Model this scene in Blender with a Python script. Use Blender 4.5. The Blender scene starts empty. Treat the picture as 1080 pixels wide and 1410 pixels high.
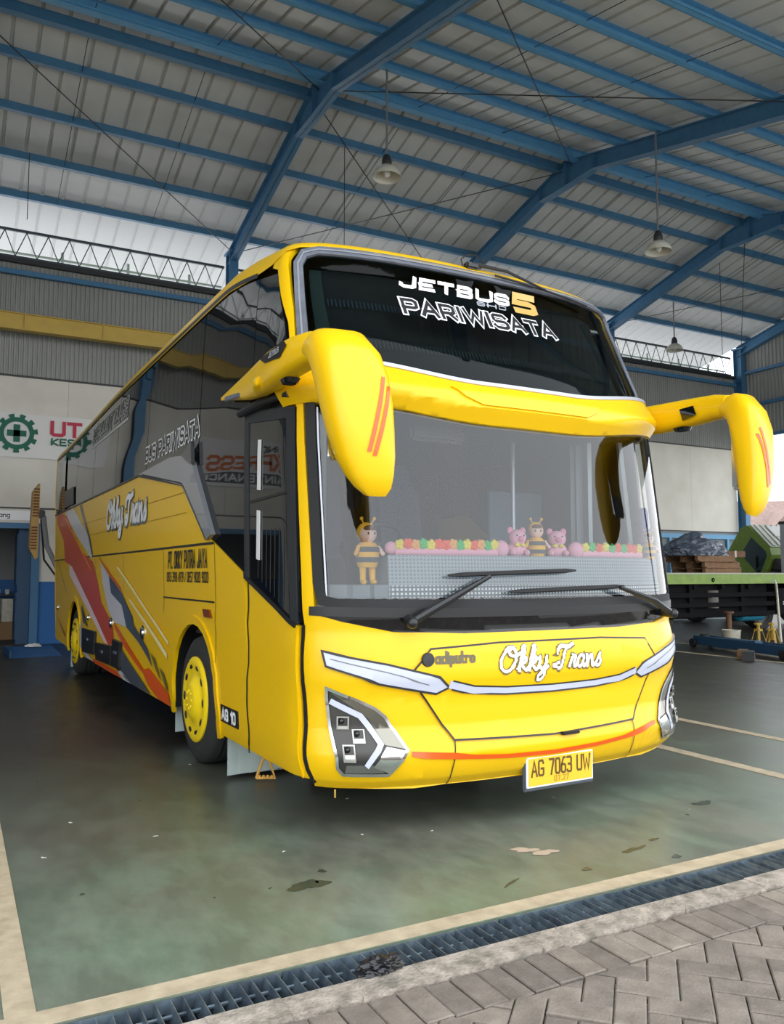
import bpy, bmesh, math, random
from mathutils import Vector, Matrix
random.seed(7)
SC = bpy.context.scene
COL = SC.collection
R = math.radians

# ------------------------------------------------------------------ camera, sky, exposure
cam_d = bpy.data.cameras.new('camera')
cam = bpy.data.objects.new('camera', cam_d); COL.objects.link(cam)
cam.location = (0, 0, 1.5)
cam.rotation_euler = Vector((.47028, .87931, .07514)).to_track_quat('-Z', 'Y').to_euler()
cam_d.sensor_width = 36; cam_d.sensor_fit = 'AUTO'; cam_d.lens = 28.8
cam_d.clip_start = .05; cam_d.clip_end = 400
SC.camera = cam

world = bpy.data.worlds.new('overcast_sky'); SC.world = world
world.use_nodes = True
wn = world.node_tree; wn.nodes.clear()
wo = wn.nodes.new('ShaderNodeOutputWorld'); wb = wn.nodes.new('ShaderNodeBackground')
wt = wn.nodes.new('ShaderNodeTexCoord'); wz = wn.nodes.new('ShaderNodeSeparateXYZ')
wr = wn.nodes.new('ShaderNodeValToRGB'); wnz = wn.nodes.new('ShaderNodeTexNoise'); wmix = wn.nodes.new('ShaderNodeMix')
wn.links.new(wt.outputs['Generated'], wz.inputs[0]); wn.links.new(wz.outputs['Z'], wr.inputs[0])
wr.color_ramp.elements[0].position = 0; wr.color_ramp.elements[0].color = (.93, .965, 1, 1)
wr.color_ramp.elements[1].position = .55; wr.color_ramp.elements[1].color = (.70, .85, 1, 1)
wnz.inputs['Scale'].default_value = 2.2; wnz.inputs['Detail'].default_value = 4
wn.links.new(wt.outputs['Generated'], wnz.inputs['Vector'])
wmix.data_type = 'RGBA'; wmix.inputs['B'].default_value = (1, 1, 1, 1)
wn.links.new(wnz.outputs['Fac'], wmix.inputs['Factor']); wn.links.new(wr.outputs[0], wmix.inputs['A'])
wn.links.new(wmix.outputs['Result'], wb.inputs['Color']); wn.links.new(wb.outputs[0], wo.inputs[0])
wb.inputs['Strength'].default_value = 3.3
SC.view_settings.view_transform = 'Standard'; SC.view_settings.look = 'None'
SC.view_settings.gamma = 1; SC.view_settings.use_curve_mapping = False
SC.view_settings.exposure = 0.0

# ------------------------------------------------------------------ helpers
def lin(h):
    h = h.lstrip('#'); o = []
    for i in (0, 2, 4):
        c = int(h[i:i+2], 16) / 255
        o.append(c / 12.92 if c <= .04045 else ((c + .055) / 1.055) ** 2.4)
    return (*o, 1)

def mat(name, col, rough=.5, metal=0, coat=0, spec=.5, noise=None, bump=0, bscale=30):
    """noise = (second colour, scale, contrast)"""
    m = bpy.data.materials.new(name); m.use_nodes = True
    nt = m.node_tree; p = nt.nodes['Principled BSDF']
    c = lin(col) if isinstance(col, str) else (*col, 1)
    p.inputs['Base Color'].default_value = c
    p.inputs['Roughness'].default_value = rough; p.inputs['Metallic'].default_value = metal
    p.inputs['Coat Weight'].default_value = coat; p.inputs['Coat Roughness'].default_value = .04
    p.inputs['Specular IOR Level'].default_value = spec
    if noise or bump:
        tc = nt.nodes.new('ShaderNodeTexCoord')
    if noise:
        n = nt.nodes.new('ShaderNodeTexNoise'); n.inputs['Scale'].default_value = noise[1]; n.inputs['Detail'].default_value = 6
        r = nt.nodes.new('ShaderNodeValToRGB'); w = noise[2]
        r.color_ramp.elements[0].position = .5 - w; r.color_ramp.elements[1].position = .5 + w
        r.color_ramp.elements[0].color = c; r.color_ramp.elements[1].color = lin(noise[0])
        nt.links.new(tc.outputs['Object'], n.inputs['Vector']); nt.links.new(n.outputs['Fac'], r.inputs[0])
        nt.links.new(r.outputs[0], p.inputs['Base Color'])
    if bump:
        n2 = nt.nodes.new('ShaderNodeTexNoise'); n2.inputs['Scale'].default_value = bscale; n2.inputs['Detail'].default_value = 4
        b = nt.nodes.new('ShaderNodeBump'); b.inputs['Strength'].default_value = bump; b.inputs['Distance'].default_value = .02
        nt.links.new(tc.outputs['Object'], n2.inputs['Vector']); nt.links.new(n2.outputs['Fac'], b.inputs['Height'])
        nt.links.new(b.outputs[0], p.inputs['Normal'])
    return m

def glassmat(name, tint, ior=1.6, alpha=1.0, body=(.02, .025, .03)):
    """thin sheet glass: see-through tint, a share of dark body, and a Fresnel reflection"""
    m = bpy.data.materials.new(name); m.use_nodes = True
    nt = m.node_tree; nt.nodes.clear()
    o = nt.nodes.new('ShaderNodeOutputMaterial'); tr = nt.nodes.new('ShaderNodeBsdfTransparent'); tr.inputs[0].default_value = (*tint, 1)
    gl = nt.nodes.new('ShaderNodeBsdfGlossy'); gl.inputs['Roughness'].default_value = .02
    fr = nt.nodes.new('ShaderNodeFresnel'); fr.inputs[0].default_value = ior
    mx = nt.nodes.new('ShaderNodeMixShader')
    nt.links.new(fr.outputs[0], mx.inputs[0]); nt.links.new(tr.outputs[0], mx.inputs[1]); nt.links.new(gl.outputs[0], mx.inputs[2])
    nt.links.new(mx.outputs[0], o.inputs[0])
    return m

Y_ = mat('bus_yellow', (.84, .505, .002), .32, coat=.10, spec=.38)
M = dict(
 yellow=Y_, wheelyellow=mat('wheel_yellow', (.93, .66, .01), .35),
 blackgloss=mat('black_gloss', (.006, .006, .007), .06, coat=.3), black=mat('black_satin', (.012, .012, .013), .38),
 rubber=mat('rubber', (.014, .014, .015), .75, bump=.1), tyre=mat('tyre_rubber', (.022, .022, .023), .8, noise=('#2a2a28', 14, .3)),
 greyrubber=mat('grey_rubber', '#54575f', .42, noise=('#777a84', 9, .35)),
 sideglass=mat('side_glass', (.006, .0065, .007), .025, spec=.62), upglass=glassmat('windscreen_tint', (.34, .39, .39), 1.24),
 clearglass=glassmat('windscreen_clear', (.85, .89, .90), 1.74),
 chrome=mat('chrome', (.78, .79, .80), .12, 1), silver=mat('silver_paint', '#b9bcc6', .3, .25, coat=.3), white=mat('white_vinyl', '#efefee', .4),
 led=mat('led_bar', '#c3c6d8', .25, 0, coat=.5),
 lampdark=mat('lamp_dark', '#4a4846', .35, .5), orange=mat('orange_vinyl', '#e8590c', .35, coat=.3), coral=mat('coral_vinyl', '#d4502f', .35, coat=.3),
 maroon=mat('maroon_vinyl', '#a5433a', .4), slate=mat('slate_vinyl', '#4b525c', .35, coat=.3), cream=mat('cream_vinyl', '#eee0a6', .4),
 pinkv=mat('pink_vinyl', '#e6ccd2', .4), paleg=mat('pale_grey_vinyl', '#d6d2d4', .35, coat=.3), olive=mat('olive_vinyl', '#6a6632', .4), amberv=mat('amber_vinyl', '#f0931a', .35),
 gold=mat('gold_vinyl', '#c9a257', .4), grey=mat('mid_grey', '#77787a', .5), darkgrey=mat('dark_grey', '#2d2e30', .5), flap=mat('mudflap_grey', '#b5c0bd', .6, noise=('#9fb0a8', 5, .3)),
 interior=mat('cab_dark', '#34363a', .8), seat=mat('seat_cloth', '#3b4350', .9), curtain=mat('curtain_cloth', '#aeb6ba', .9),
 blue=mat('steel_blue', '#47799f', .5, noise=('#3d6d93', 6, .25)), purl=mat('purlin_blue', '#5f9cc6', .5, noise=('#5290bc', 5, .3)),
 purl_shaded=mat('purlin_blue_shaded', '#47799c', .5, noise=('#3c6c90', 5, .3)), under=mat('under_black', (.008, .008, .009), .9, spec=.1),
 roof=mat('roof_sheet', '#d3d5d4', .5, noise=('#c0c2c1', 1.2, .25)), white_wall=mat('white_wall_panel', '#dcd8ce', .7, noise=('#cbc6ba', 1.1, .22)),
 corr=mat('corrugated_sheet', '#9d9e9a', .5, noise=('#8f908c', .8, .3)), crane=mat('crane_yellow', '#c9aa4c', .5, noise=('#b99b48', 4, .3)),
 steel=mat('bare_steel', '#7b8a94', .45, .6, noise=('#4e5a66', 14, .2)), rust=mat('rusty_steel', '#5b3d2c', .8, noise=('#7a5a40', 20, .2)),
 concrete=mat('kerb_concrete', '#b3a699', .85, noise=('#766f63', 14, .18), bump=.5, bscale=60), linecream=mat('line_paint', '#c3b296', .7, noise=('#a3937a', 11, .22), bump=.15, bscale=80),
 pink=mat('plush_pink', '#f2b0c4', .9), pinkd=mat('plush_deep_pink', '#e58fae', .9), beey=mat('plush_yellow', '#fbbd35', .9), beek=mat('plush_dark_grey', '#4a4e55', .9), skin=mat('plush_skin', '#f3cdbf', .9),
 hair=mat('plush_brown', '#6a4a3a', .9), green=mat('plush_green', '#49c46a', .9), red=mat('plush_coral', '#fb6a4c', .9), tan=mat('plush_tan', '#f8b066', .9), lemon=mat('plush_lemon', '#f2e04e', .9), purple=mat('purple_cloth', '#4b3f8f', .9),
 gwhite=mat('banner_white', '#dad9d6', .7), ggreen=mat('banner_green', '#1d6350', .7), gred=mat('banner_red', '#b8324a', .7), obrown=mat('sign_orange', '#c4641e', .6),
 truckgreen=mat('truck_green', '#7f9c3a', .5, noise=('#6d8636', 8, .25)), wood=mat('pallet_wood', '#8a6a4c', .85, noise=('#6b4e37', 9, .25)), tarp=mat('tarp_sheet', '#3a4350', .35, noise=('#565f6d', 5, .25)),
 truckwhite=mat('cab_roof_white', '#cfd0c4', .5, noise=('#b4b5a8', 6, .3)), teal=mat('teal_paint', '#2b8aa6', .45), bluewall=mat('blue_wall', '#1f5f9f', .6), roomgrey=mat('room_grey', '#8c8d8c', .8), navy=mat('navy_steel', '#20486b', .5),
 bucket=mat('bucket_white', '#cfcabb', .5, noise=('#a9a08c', 9, .3)), standy=mat('stand_yellow', '#c9a63c', .6, noise=('#8c722e', 12, .25)), card=mat('cardboard', '#8a6c4c', .9), cloth=mat('grey_cabinet', '#9a9da3', .5),
 amber=mat('amber_plastic', '#d9a44a', .4), bag=mat('black_bag', (.012, .012, .014), .3), shade=mat('lamp_shade', '#c9c6ba', .35), tile=mat('roof_tile', '#7d655c', .8, noise=('#8f786f', 5, .2)), brick=mat('house_wall', '#c9b8ae', .8),
)

class B:
    """collects shapes into one bmesh"""
    def __init__(s): s.bm = bmesh.new()
    def faces(s, vs, fs):
        v = [s.bm.verts.new(p) for p in vs]
        for f in fs:
            try: s.bm.faces.new([v[i] for i in f])
            except ValueError: pass
        return s
    def box(s, c, d, rot=None, bev=0):
        bm2 = bmesh.new(); bmesh.ops.create_cube(bm2, size=1)
        for v in bm2.verts: v.co = Vector((v.co.x * d[0], v.co.y * d[1], v.co.z * d[2]))
        if bev: bmesh.ops.bevel(bm2, geom=bm2.edges[:], offset=bev, segments=2, affect='EDGES')
        mt = Matrix.Translation(c) @ (rot.to_4x4() if rot is not None else Matrix.Identity(4))
        return s.join(bm2, mt)
    def bx(s, x0, x1, y0, y1, z0, z1, bev=0): return s.box(((x0+x1)/2, (y0+y1)/2, (z0+z1)/2), (abs(x1-x0), abs(y1-y0), abs(z1-z0)), bev=bev)
    def join(s, bm2, mt):
        bm2.transform(mt); mp = {}
        for v in bm2.verts: mp[v] = s.bm.verts.new(v.co)
        for f in bm2.faces:
            try: s.bm.faces.new([mp[v] for v in f.verts])
            except ValueError: pass
        bm2.free(); return s
    def ball(s, c, r, seg=14, rot=None):
        bm2 = bmesh.new(); bmesh.ops.create_uvsphere(bm2, u_segments=seg, v_segments=max(6, seg*2//3), radius=1)
        rr = r if hasattr(r, '__len__') else (r, r, r)
        mt = Matrix.Translation(c) @ (rot.to_4x4() if rot is not None else Matrix.Identity(4)) @ Matrix.Diagonal((*rr, 1))
        return s.join(bm2, mt)
    def tube(s, pts, r, n=8, cap=True):
        pts = [Vector(p) for p in pts]; rings = []
        up = Vector((0, 0, 1)); prev = None
        for i, p in enumerate(pts):
            d = (pts[min(i+1, len(pts)-1)] - pts[max(i-1, 0)]).normalized()
            a = prev if prev is not None else (up if abs(d.z) < .9 else Vector((1, 0, 0)))
            a = (a - d * a.dot(d)).normalized(); prev = a; b = d.cross(a)
            ri = r[i] if hasattr(r, '__len__') else r
            rings.append([s.bm.verts.new(p + (a*math.cos(2*math.pi*k/n) + b*math.sin(2*math.pi*k/n))*ri) for k in range(n)])
        for q in range(len(rings)-1):
            for k in range(n): s.bm.faces.new((rings[q][k], rings[q][(k+1) % n], rings[q+1][(k+1) % n], rings[q+1][k]))
        if cap: s.bm.faces.new(rings[0][::-1]); s.bm.faces.new(rings[-1])
        return s
    def beam(s, a, b, w, h, up=(0, 0, 1)):
        a = Vector(a); b = Vector(b); d = (b-a).normalized(); u = Vector(up); u = (u - d*u.dot(d)).normalized(); r = d.cross(u)
        vs = []
        for p in (a, b):
            for i, j in ((-1, -1), (1, -1), (1, 1), (-1, 1)): vs.append(p + r*(i*w/2) + u*(j*h/2))
        return s.faces(vs, [(3, 2, 1, 0), (4, 5, 6, 7), (0, 1, 5, 4), (1, 2, 6, 5), (2, 3, 7, 6), (3, 0, 4, 7)])
    def loft(s, secs, cap=True):
        rings = [[s.bm.verts.new(p) for p in q] for q in secs]; n = len(rings[0])
        for q in range(len(rings)-1):
            for k in range(n): s.bm.faces.new((rings[q][k], rings[q][(k+1) % n], rings[q+1][(k+1) % n], rings[q+1][k]))
        if cap: s.bm.faces.new(rings[0][::-1]); s.bm.faces.new(rings[-1])
        return s
    def prism(s, pts, d):
        n = len(pts); d = Vector(d); P = [Vector(p) for p in pts]
        a = [s.bm.verts.new(p) for p in P]; b = [s.bm.verts.new(p + d) for p in P]
        s.bm.faces.new(a[::-1]); s.bm.faces.new(b)
        for k in range(n): s.bm.faces.new((a[k], a[(k+1) % n], b[(k+1) % n], b[k]))
        return s
    def lathe(s, prof, c, axis='Z', n=32, closed=False):
        rings = []
        for r, h in prof:
            ring = []
            for k in range(n):
                t = 2*math.pi*k/n
                if axis == 'Z': p = Vector((r*math.cos(t), r*math.sin(t), h))
                elif axis == 'X': p = Vector((h, r*math.cos(t), r*math.sin(t)))
                else: p = Vector((r*math.cos(t), h, r*math.sin(t)))
                ring.append(s.bm.verts.new(p + Vector(c)))
            rings.append(ring)
        m = len(rings)
        for q in range(m if closed else m-1):
            A, Bq = rings[q], rings[(q+1) % m]
            for k in range(n): s.bm.faces.new((A[k], A[(k+1) % n], Bq[(k+1) % n], Bq[k]))
        return s

def obj(name, b, m, parent=None, smooth=40, norm=True):
    bm = b.bm if isinstance(b, B) else b
    if norm: bmesh.ops.recalc_face_normals(bm, faces=bm.faces[:])
    me = bpy.data.meshes.new(name); bm.to_mesh(me); bm.free()
    if smooth:
        for p in me.polygons: p.use_smooth = True
        me.set_sharp_from_angle(angle=R(smooth))
    me.materials.append(M[m] if isinstance(m, str) else m)
    o = bpy.data.objects.new(name, me); COL.objects.link(o)
    if parent is not None: o.parent = parent
    return o
def tag(o, label, cat, group=None):
    o['label'] = label; o['category'] = cat
    if group: o['group'] = group
    return o
def thing(name, label, cat, loc=(0, 0, 0), rz=0, group=None):
    o = bpy.data.objects.new(name, None); COL.objects.link(o); o.empty_display_size = .1
    o.location = loc; o.rotation_euler = (0, 0, rz); return tag(o, label, cat, group)
def struct(name, b, m, smooth=30):
    o = obj(name, b, m, None, smooth); o['kind'] = 'structure'; return o
def part(name, b, m, parent, label=None, smooth=40, norm=True):
    o = obj(name, b, m, parent, smooth, norm)
    if label: o['label'] = label
    return o
def dup(o, parent=None):
    c = o.copy(); COL.objects.link(c); c.parent = parent
    for ch in [x for x in bpy.data.objects if x.parent == o]: dup(ch, c)
    return c

# ------------------------------------------------------------------ stroke lettering
G = {
 'A': (.62, [[(0, 0), (.31, 1), (.62, 0)], [(.12, .32), (.50, .32)]]), 'B': (.55, [[(0, .5), (.45, .5), (.53, .6), (.53, .9), (.43, 1), (0, 1), (0, 0), (.45, 0), (.55, .1), (.55, .4), (.45, .5)]]),
 'C': (.55, [[(.55, .82), (.45, 1), (.1, 1), (0, .88), (0, .12), (.1, 0), (.45, 0), (.55, .18)]]), 'D': (.55, [[(0, 0), (0, 1), (.42, 1), (.55, .85), (.55, .15), (.42, 0), (0, 0)]]),
 'E': (.5, [[(.5, 1), (0, 1), (0, 0), (.5, 0)], [(0, .5), (.42, .5)]]), 'F': (.5, [[(.5, 1), (0, 1), (0, 0)], [(0, .5), (.42, .5)]]),
 'G': (.58, [[(.56, .82), (.46, 1), (.1, 1), (0, .88), (0, .12), (.1, 0), (.48, 0), (.58, .1), (.58, .46), (.3, .46)]]), 'H': (.55, [[(0, 0), (0, 1)], [(.55, 0), (.55, 1)], [(0, .5), (.55, .5)]]),
 'I': (.08, [[(.04, 0), (.04, 1)]]), 'J': (.5, [[(.5, 1), (.5, .12), (.4, 0), (.1, 0), (0, .12), (0, .25)]]), 'K': (.55, [[(0, 0), (0, 1)], [(.55, 1), (.02, .45), (.55, 0)]]),
 'L': (.48, [[(0, 1), (0, 0), (.48, 0)]]), 'M': (.72, [[(0, 0), (0, 1), (.36, .35), (.72, 1), (.72, 0)]]), 'N': (.58, [[(0, 0), (0, 1), (.58, 0), (.58, 1)]]),
 'O': (.58, [[(.29, 0), (.1, 0), (0, .12), (0, .88), (.1, 1), (.48, 1), (.58, .88), (.58, .12), (.48, 0), (.29, 0)]]), 'P': (.55, [[(0, 0), (0, 1), (.44, 1), (.55, .9), (.55, .52), (.44, .42), (0, .42)]]),
 'R': (.56, [[(0, 0), (0, 1), (.44, 1), (.55, .9), (.55, .52), (.44, .42), (0, .42)], [(.3, .42), (.56, 0)]]), 'S': (.55, [[(.55, .84), (.45, 1), (.1, 1), (0, .88), (0, .62), (.1, .5), (.45, .5), (.55, .38), (.55, .12), (.45, 0), (.1, 0), (0, .16)]]),
 'T': (.56, [[(0, 1), (.56, 1)], [(.28, 1), (.28, 0)]]), 'U': (.56, [[(0, 1), (0, .12), (.1, 0), (.46, 0), (.56, .12), (.56, 1)]]), 'W': (.85, [[(0, 1), (.2, 0), (.425, .75), (.65, 0), (.85, 1)]]),
 'X': (.56, [[(0, 0), (.56, 1)], [(0, 1), (.56, 0)]]), 'Y': (.6, [[(0, 1), (.3, .48), (.6, 1)], [(.3, .48), (.3, 0)]]),
 '0': (.5, [[(.25, 0), (.1, 0), (0, .12), (0, .88), (.1, 1), (.4, 1), (.5, .88), (.5, .12), (.4, 0), (.25, 0)]]), '1': (.2, [[(0, .8), (.16, 1), (.16, 0)]]),
 '2': (.5, [[(0, .82), (.1, 1), (.4, 1), (.5, .88), (.5, .62), (0, 0), (.5, 0)]]), '3': (.5, [[(0, 1), (.42, 1), (.5, .9), (.5, .6), (.42, .52), (.15, .52)], [(.42, .52), (.5, .42), (.5, .1), (.42, 0), (.08, 0), (0, .12)]]),
 '4': (.5, [[(.36, 0), (.36, 1), (0, .3), (.5, .3)]]), '5': (.52, [[(.52, 1), (.04, 1), (0, .55), (.42, .55), (.52, .45), (.52, .1), (.42, 0), (0, 0)]]),
 '6': (.5, [[(.42, 1), (.25, 1), (0, .5), (0, .12), (.1, 0), (.4, 0), (.5, .12), (.5, .42), (.4, .54), (.04, .54)]]), '7': (.5, [[(0, 1), (.5, 1), (.18, 0)]]),
 '8': (.5, [[(.25, .52), (.08, .52), (.02, .64), (.02, .9), (.1, 1), (.4, 1), (.48, .9), (.48, .64), (.42, .52), (.25, .52)], [(.25, .52), (.08, .52), (0, .4), (0, .12), (.1, 0), (.4, 0), (.5, .12), (.5, .4), (.42, .52), (.25, .52)]]),
 '9': (.5, [[(.08, 0), (.25, 0), (.5, .5), (.5, .88), (.4, 1), (.1, 1), (0, .88), (0, .58), (.1, .46), (.46, .46)]]),
 '.': (.08, [[(.0, 0), (.08, 0)]]), '-': (.3, [[(0, .45), (.3, .45)]]), '/': (.4, [[(0, 0), (.4, 1)]]), ' ': (.3, []), ':': (.06, [[(0, .3), (.06, .3)], [(0, .7), (.06, .7)]]),
 'a': (.42, [[(.42, .6), (.08, .6), (0, .5), (0, .1), (.08, 0), (.34, 0), (.42, .1)], [(.42, .62), (.42, 0)]]), 'd': (.42, [[(.42, .6), (.08, .6), (0, .5), (0, .1), (.08, 0), (.42, 0)], [(.42, 1), (.42, 0)]]),
 'i': (.06, [[(.03, 0), (.03, .62)], [(.03, .8), (.03, .9)]]), 'p': (.42, [[(0, .62), (0, -.35)], [(0, .6), (.34, .6), (.42, .5), (.42, .1), (.34, 0), (0, 0)]]), 'u': (.42, [[(0, .62), (0, .1), (.08, 0), (.42, 0)], [(.42, .62), (.42, 0)]]),
 't': (.3, [[(.1, .95), (.1, .1), (.18, 0), (.3, 0)], [(0, .62), (.3, .62)]]), 'r': (.3, [[(0, 0), (0, .62)], [(0, .5), (.12, .62), (.3, .6)]]), 'o': (.42, [[(.21, 0), (.08, 0), (0, .1), (0, .5), (.08, .6), (.34, .6), (.42, .5), (.42, .1), (.34, 0), (.21, 0)]]),
 'n': (.42, [[(0, 0), (0, .62)], [(0, .55), (.34, .62), (.42, .5), (.42, 0)]]), 'g': (.42, [[(.42, .62), (.42, -.25), (.34, -.35), (.05, -.35)], [(.42, .6), (.08, .6), (0, .5), (0, .1), (.08, 0), (.42, 0)]]),
}
def cr(pts, n=6):
    """Catmull-Rom through points"""
    out = []
    for i in range(len(pts)-1):
        p0, p1, p2, p3 = pts[max(i-1, 0)], pts[i], pts[i+1], pts[min(i+2, len(pts)-1)]
        for k in range(n):
            t = k/n
            out.append(tuple(.5*((2*p1[j]) + (-p0[j]+p2[j])*t + (2*p0[j]-5*p1[j]+4*p2[j]-p3[j])*t*t + (-p0[j]+3*p1[j]-3*p2[j]+p3[j])*t**3) for j in (0, 1)))
    return out + [pts[-1]]
SCRIPT = {
 'O': (.72, [cr([(.50, .98), (.28, .95), (.06, .62), (.04, .22), (.20, .0), (.44, .06), (.62, .40), (.62, .80), (.46, .98), (.34, .86), (.42, .68), (.66, .66), (.80, .76)])]),
 'k': (.42, [cr([(.0, .08), (.14, .40), (.26, .95), (.18, .98), (.10, .60), (.06, .0)]), cr([(.08, .28), (.24, .54), (.34, .50), (.28, .34), (.14, .28), (.26, .10), (.36, .0), (.46, .14)])]),
 'y': (.42, [cr([(.0, .46), (.06, .54), (.06, .16), (.16, .02), (.30, .16), (.36, .54)]), cr([(.36, .54), (.32, .0), (.22, -.36), (.06, -.42), (.02, -.26), (.20, -.08), (.44, .10)])]),
 'T': (.62, [cr([(.04, .66), (.08, .86), (.26, .96), (.50, .90), (.74, 1.0)]), cr([(.46, .92), (.36, .60), (.30, .20), (.16, -.02), (.02, .06), (.04, .22), (.16, .24)])]),
 'r': (.32, [cr([(.0, .06), (.10, .40), (.12, .56), (.14, .48), (.26, .50), (.22, .20), (.24, .02), (.34, .10)])]),
 'a': (.42, [cr([(.30, .46), (.18, .52), (.04, .34), (.04, .10), (.14, .0), (.28, .18), (.32, .50), (.30, .16), (.34, .0), (.44, .10)])]),
 'n': (.44, [cr([(.02, .50), (.06, .0)]), cr([(.06, .10), (.18, .44), (.28, .50), (.30, .30), (.30, .06), (.36, .0), (.46, .10)])]),
 's': (.34, [cr([(.0, .06), (.18, .46), (.22, .54), (.20, .38), (.26, .18), (.20, .02), (.06, .0), (.02, .10)])]), ' ': (.26, []),
}
def ribbon2d(pts, w):
    """a mitred ribbon as quads in 2D"""
    out = []; n = len(pts)
    closed = n > 2 and abs(pts[0][0]-pts[-1][0]) + abs(pts[0][1]-pts[-1][1]) < 1e-6
    L = []; Rr = []
    for i in range(n):
        a = pts[i-1] if i > 0 else (pts[-2] if closed else None)
        b = pts[i+1] if i < n-1 else (pts[1] if closed else None)
        p = Vector((*pts[i],))
        d1 = (p - Vector(a)).normalized() if a is not None else None
        d2 = (Vector(b) - p).normalized() if b is not None else None
        if d1 is None: d1 = d2; p = p - d1*(w*.5 if not closed else 0)
        elif d2 is None: d2 = d1; p = p + d1*(w*.5 if not closed else 0)
        n1 = Vector((-d1.y, d1.x)); n2 = Vector((-d2.y, d2.x)); mt = n1 + n2
        mt = mt.normalized() if mt.length > 1e-4 else n1
        k = w*.5 / max(.5, mt.dot(n1))
        L.append(p + mt*k); Rr.append(p - mt*k)
    for i in range(n-1): out.append((L[i], Rr[i], Rr[i+1], L[i+1]))
    return out
def layout(txt, h, width=None, shear=0, gap=.16, font=G):
    """strokes of a text, scaled to height h and, when given, to the width"""
    x = 0; st = []
    for c in txt:
        w, ps = font[c]
        for p in ps: st.append([(x + a, b) for a, b in p])
        x += w + gap
    tot = x - gap; sx = (width/tot) if width else h
    return [[(a*sx + shear*b*h, b*h) for a, b in p] for p in st]
def text_on(name, strokes, w, fn, m, parent, off, sub=.06, label=None):
    """ribbons mapped by fn(a, b, off) -> point"""
    b = B(); k = 0
    for p in strokes:
        q = [p[0]]
        for a, c in zip(p, p[1:]):
            L = math.hypot(c[0]-a[0], c[1]-a[1]); n = max(1, int(L/sub))
            for i in range(1, n+1): q.append((a[0]+(c[0]-a[0])*i/n, a[1]+(c[1]-a[1])*i/n))
        k += 1; o2 = off + (k % 3)*.0004
        for quad in ribbon2d(q, w): b.faces([fn(v.x, v.y, o2) for v in quad], [(0, 1, 2, 3)])
    return part(name, b, m, parent, label, smooth=0, norm=False)

# ------------------------------------------------------------------ the hall
RX0, RX1 = -12.4, 24.0            # gable walls
YR, ZR, SL = 13.75, 10.86, .252   # ridge line and roof slope
def zroof(y): return ZR - SL*abs(y - YR)
FR = [-12.4, -6.35, -.30, 5.74, 11.80, 17.85, 23.85]   # portal frames

def floor_mat():
    m = bpy.data.materials.new('painted_floor'); m.use_nodes = True
    nt = m.node_tree; p = nt.nodes['Principled BSDF']; N = nt.nodes.new; L = nt.links.new
    tc = N('ShaderNodeTexCoord')
    n1 = N('ShaderNodeTexNoise'); n1.inputs['Scale'].default_value = .55; n1.inputs['Detail'].default_value = 7; n1.inputs['Roughness'].default_value = .62
    r1 = N('ShaderNodeValToRGB'); r1.color_ramp.elements[0].position = .36; r1.color_ramp.elements[1].position = .62
    r1.color_ramp.elements[0].color = lin('#6a7c6a'); r1.color_ramp.elements[1].color = lin('#76766a')
    n2 = N('ShaderNodeTexNoise'); n2.inputs['Scale'].default_value = 3.4; n2.inputs['Detail'].default_value = 12; n2.inputs['Roughness'].default_value = .74; n2.inputs['Distortion'].default_value = .15
    mp = N('ShaderNodeMapping'); mp.inputs['Scale'].default_value = (1, .5, 1); mp.inputs['Rotation'].default_value = (0, 0, .35)
    r2 = N('ShaderNodeValToRGB'); r2.color_ramp.elements[0].position = .40; r2.color_ramp.elements[1].position = .60
    r2.color_ramp.elements[0].color = (.74, .74, .72, 1); r2.color_ramp.elements[1].color = (1.10, 1.10, 1.08, 1)
    mx = N('ShaderNodeMix'); mx.data_type = 'RGBA'; mx.blend_type = 'MULTIPLY'; mx.inputs['Factor'].default_value = 1
    # base colour goes dark and brown with depth, painting in the light's fall-off
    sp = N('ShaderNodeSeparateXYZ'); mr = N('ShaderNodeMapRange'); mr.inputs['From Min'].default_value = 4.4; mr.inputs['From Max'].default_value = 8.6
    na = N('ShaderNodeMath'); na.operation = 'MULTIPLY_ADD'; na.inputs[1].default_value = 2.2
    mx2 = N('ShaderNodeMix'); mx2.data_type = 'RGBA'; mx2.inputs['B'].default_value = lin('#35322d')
    L(tc.outputs['Object'], n1.inputs['Vector']); L(n1.outputs['Fac'], r1.inputs[0])
    L(tc.outputs['Object'], mp.inputs[0]); L(mp.outputs[0], n2.inputs['Vector']); L(n2.outputs['Fac'], r2.inputs[0])
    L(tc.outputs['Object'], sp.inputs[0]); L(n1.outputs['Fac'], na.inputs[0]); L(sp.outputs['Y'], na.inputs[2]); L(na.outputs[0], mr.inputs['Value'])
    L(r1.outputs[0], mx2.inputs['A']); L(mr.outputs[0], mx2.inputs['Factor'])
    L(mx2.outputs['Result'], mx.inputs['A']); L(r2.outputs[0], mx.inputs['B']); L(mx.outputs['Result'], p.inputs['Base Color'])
    rr = N('ShaderNodeMapRange'); rr.inputs['To Min'].default_value = .20; rr.inputs['To Max'].default_value = .50
    L(n2.outputs['Fac'], rr.inputs['Value']); L(rr.outputs[0], p.inputs['Roughness'])
    p.inputs['Specular IOR Level'].default_value = .36
    return m
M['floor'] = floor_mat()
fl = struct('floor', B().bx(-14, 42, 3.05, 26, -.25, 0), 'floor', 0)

# painted lines
for (x0, x1, y0, y1) in ((-12, 20, 3.055, 3.155), (.205, .305, 3.155, 14), (5.42, 5.54, 4.0, 9), (6.62, 6.73, 4.0, 12), (12.35, 12.47, 8.5, 18), (13.95, 14.05, 8.5, 18)):
    o = struct('floor_line', B().bx(x0, x1, y0, y1, .0005, .004), 'linecream', 0)

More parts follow.
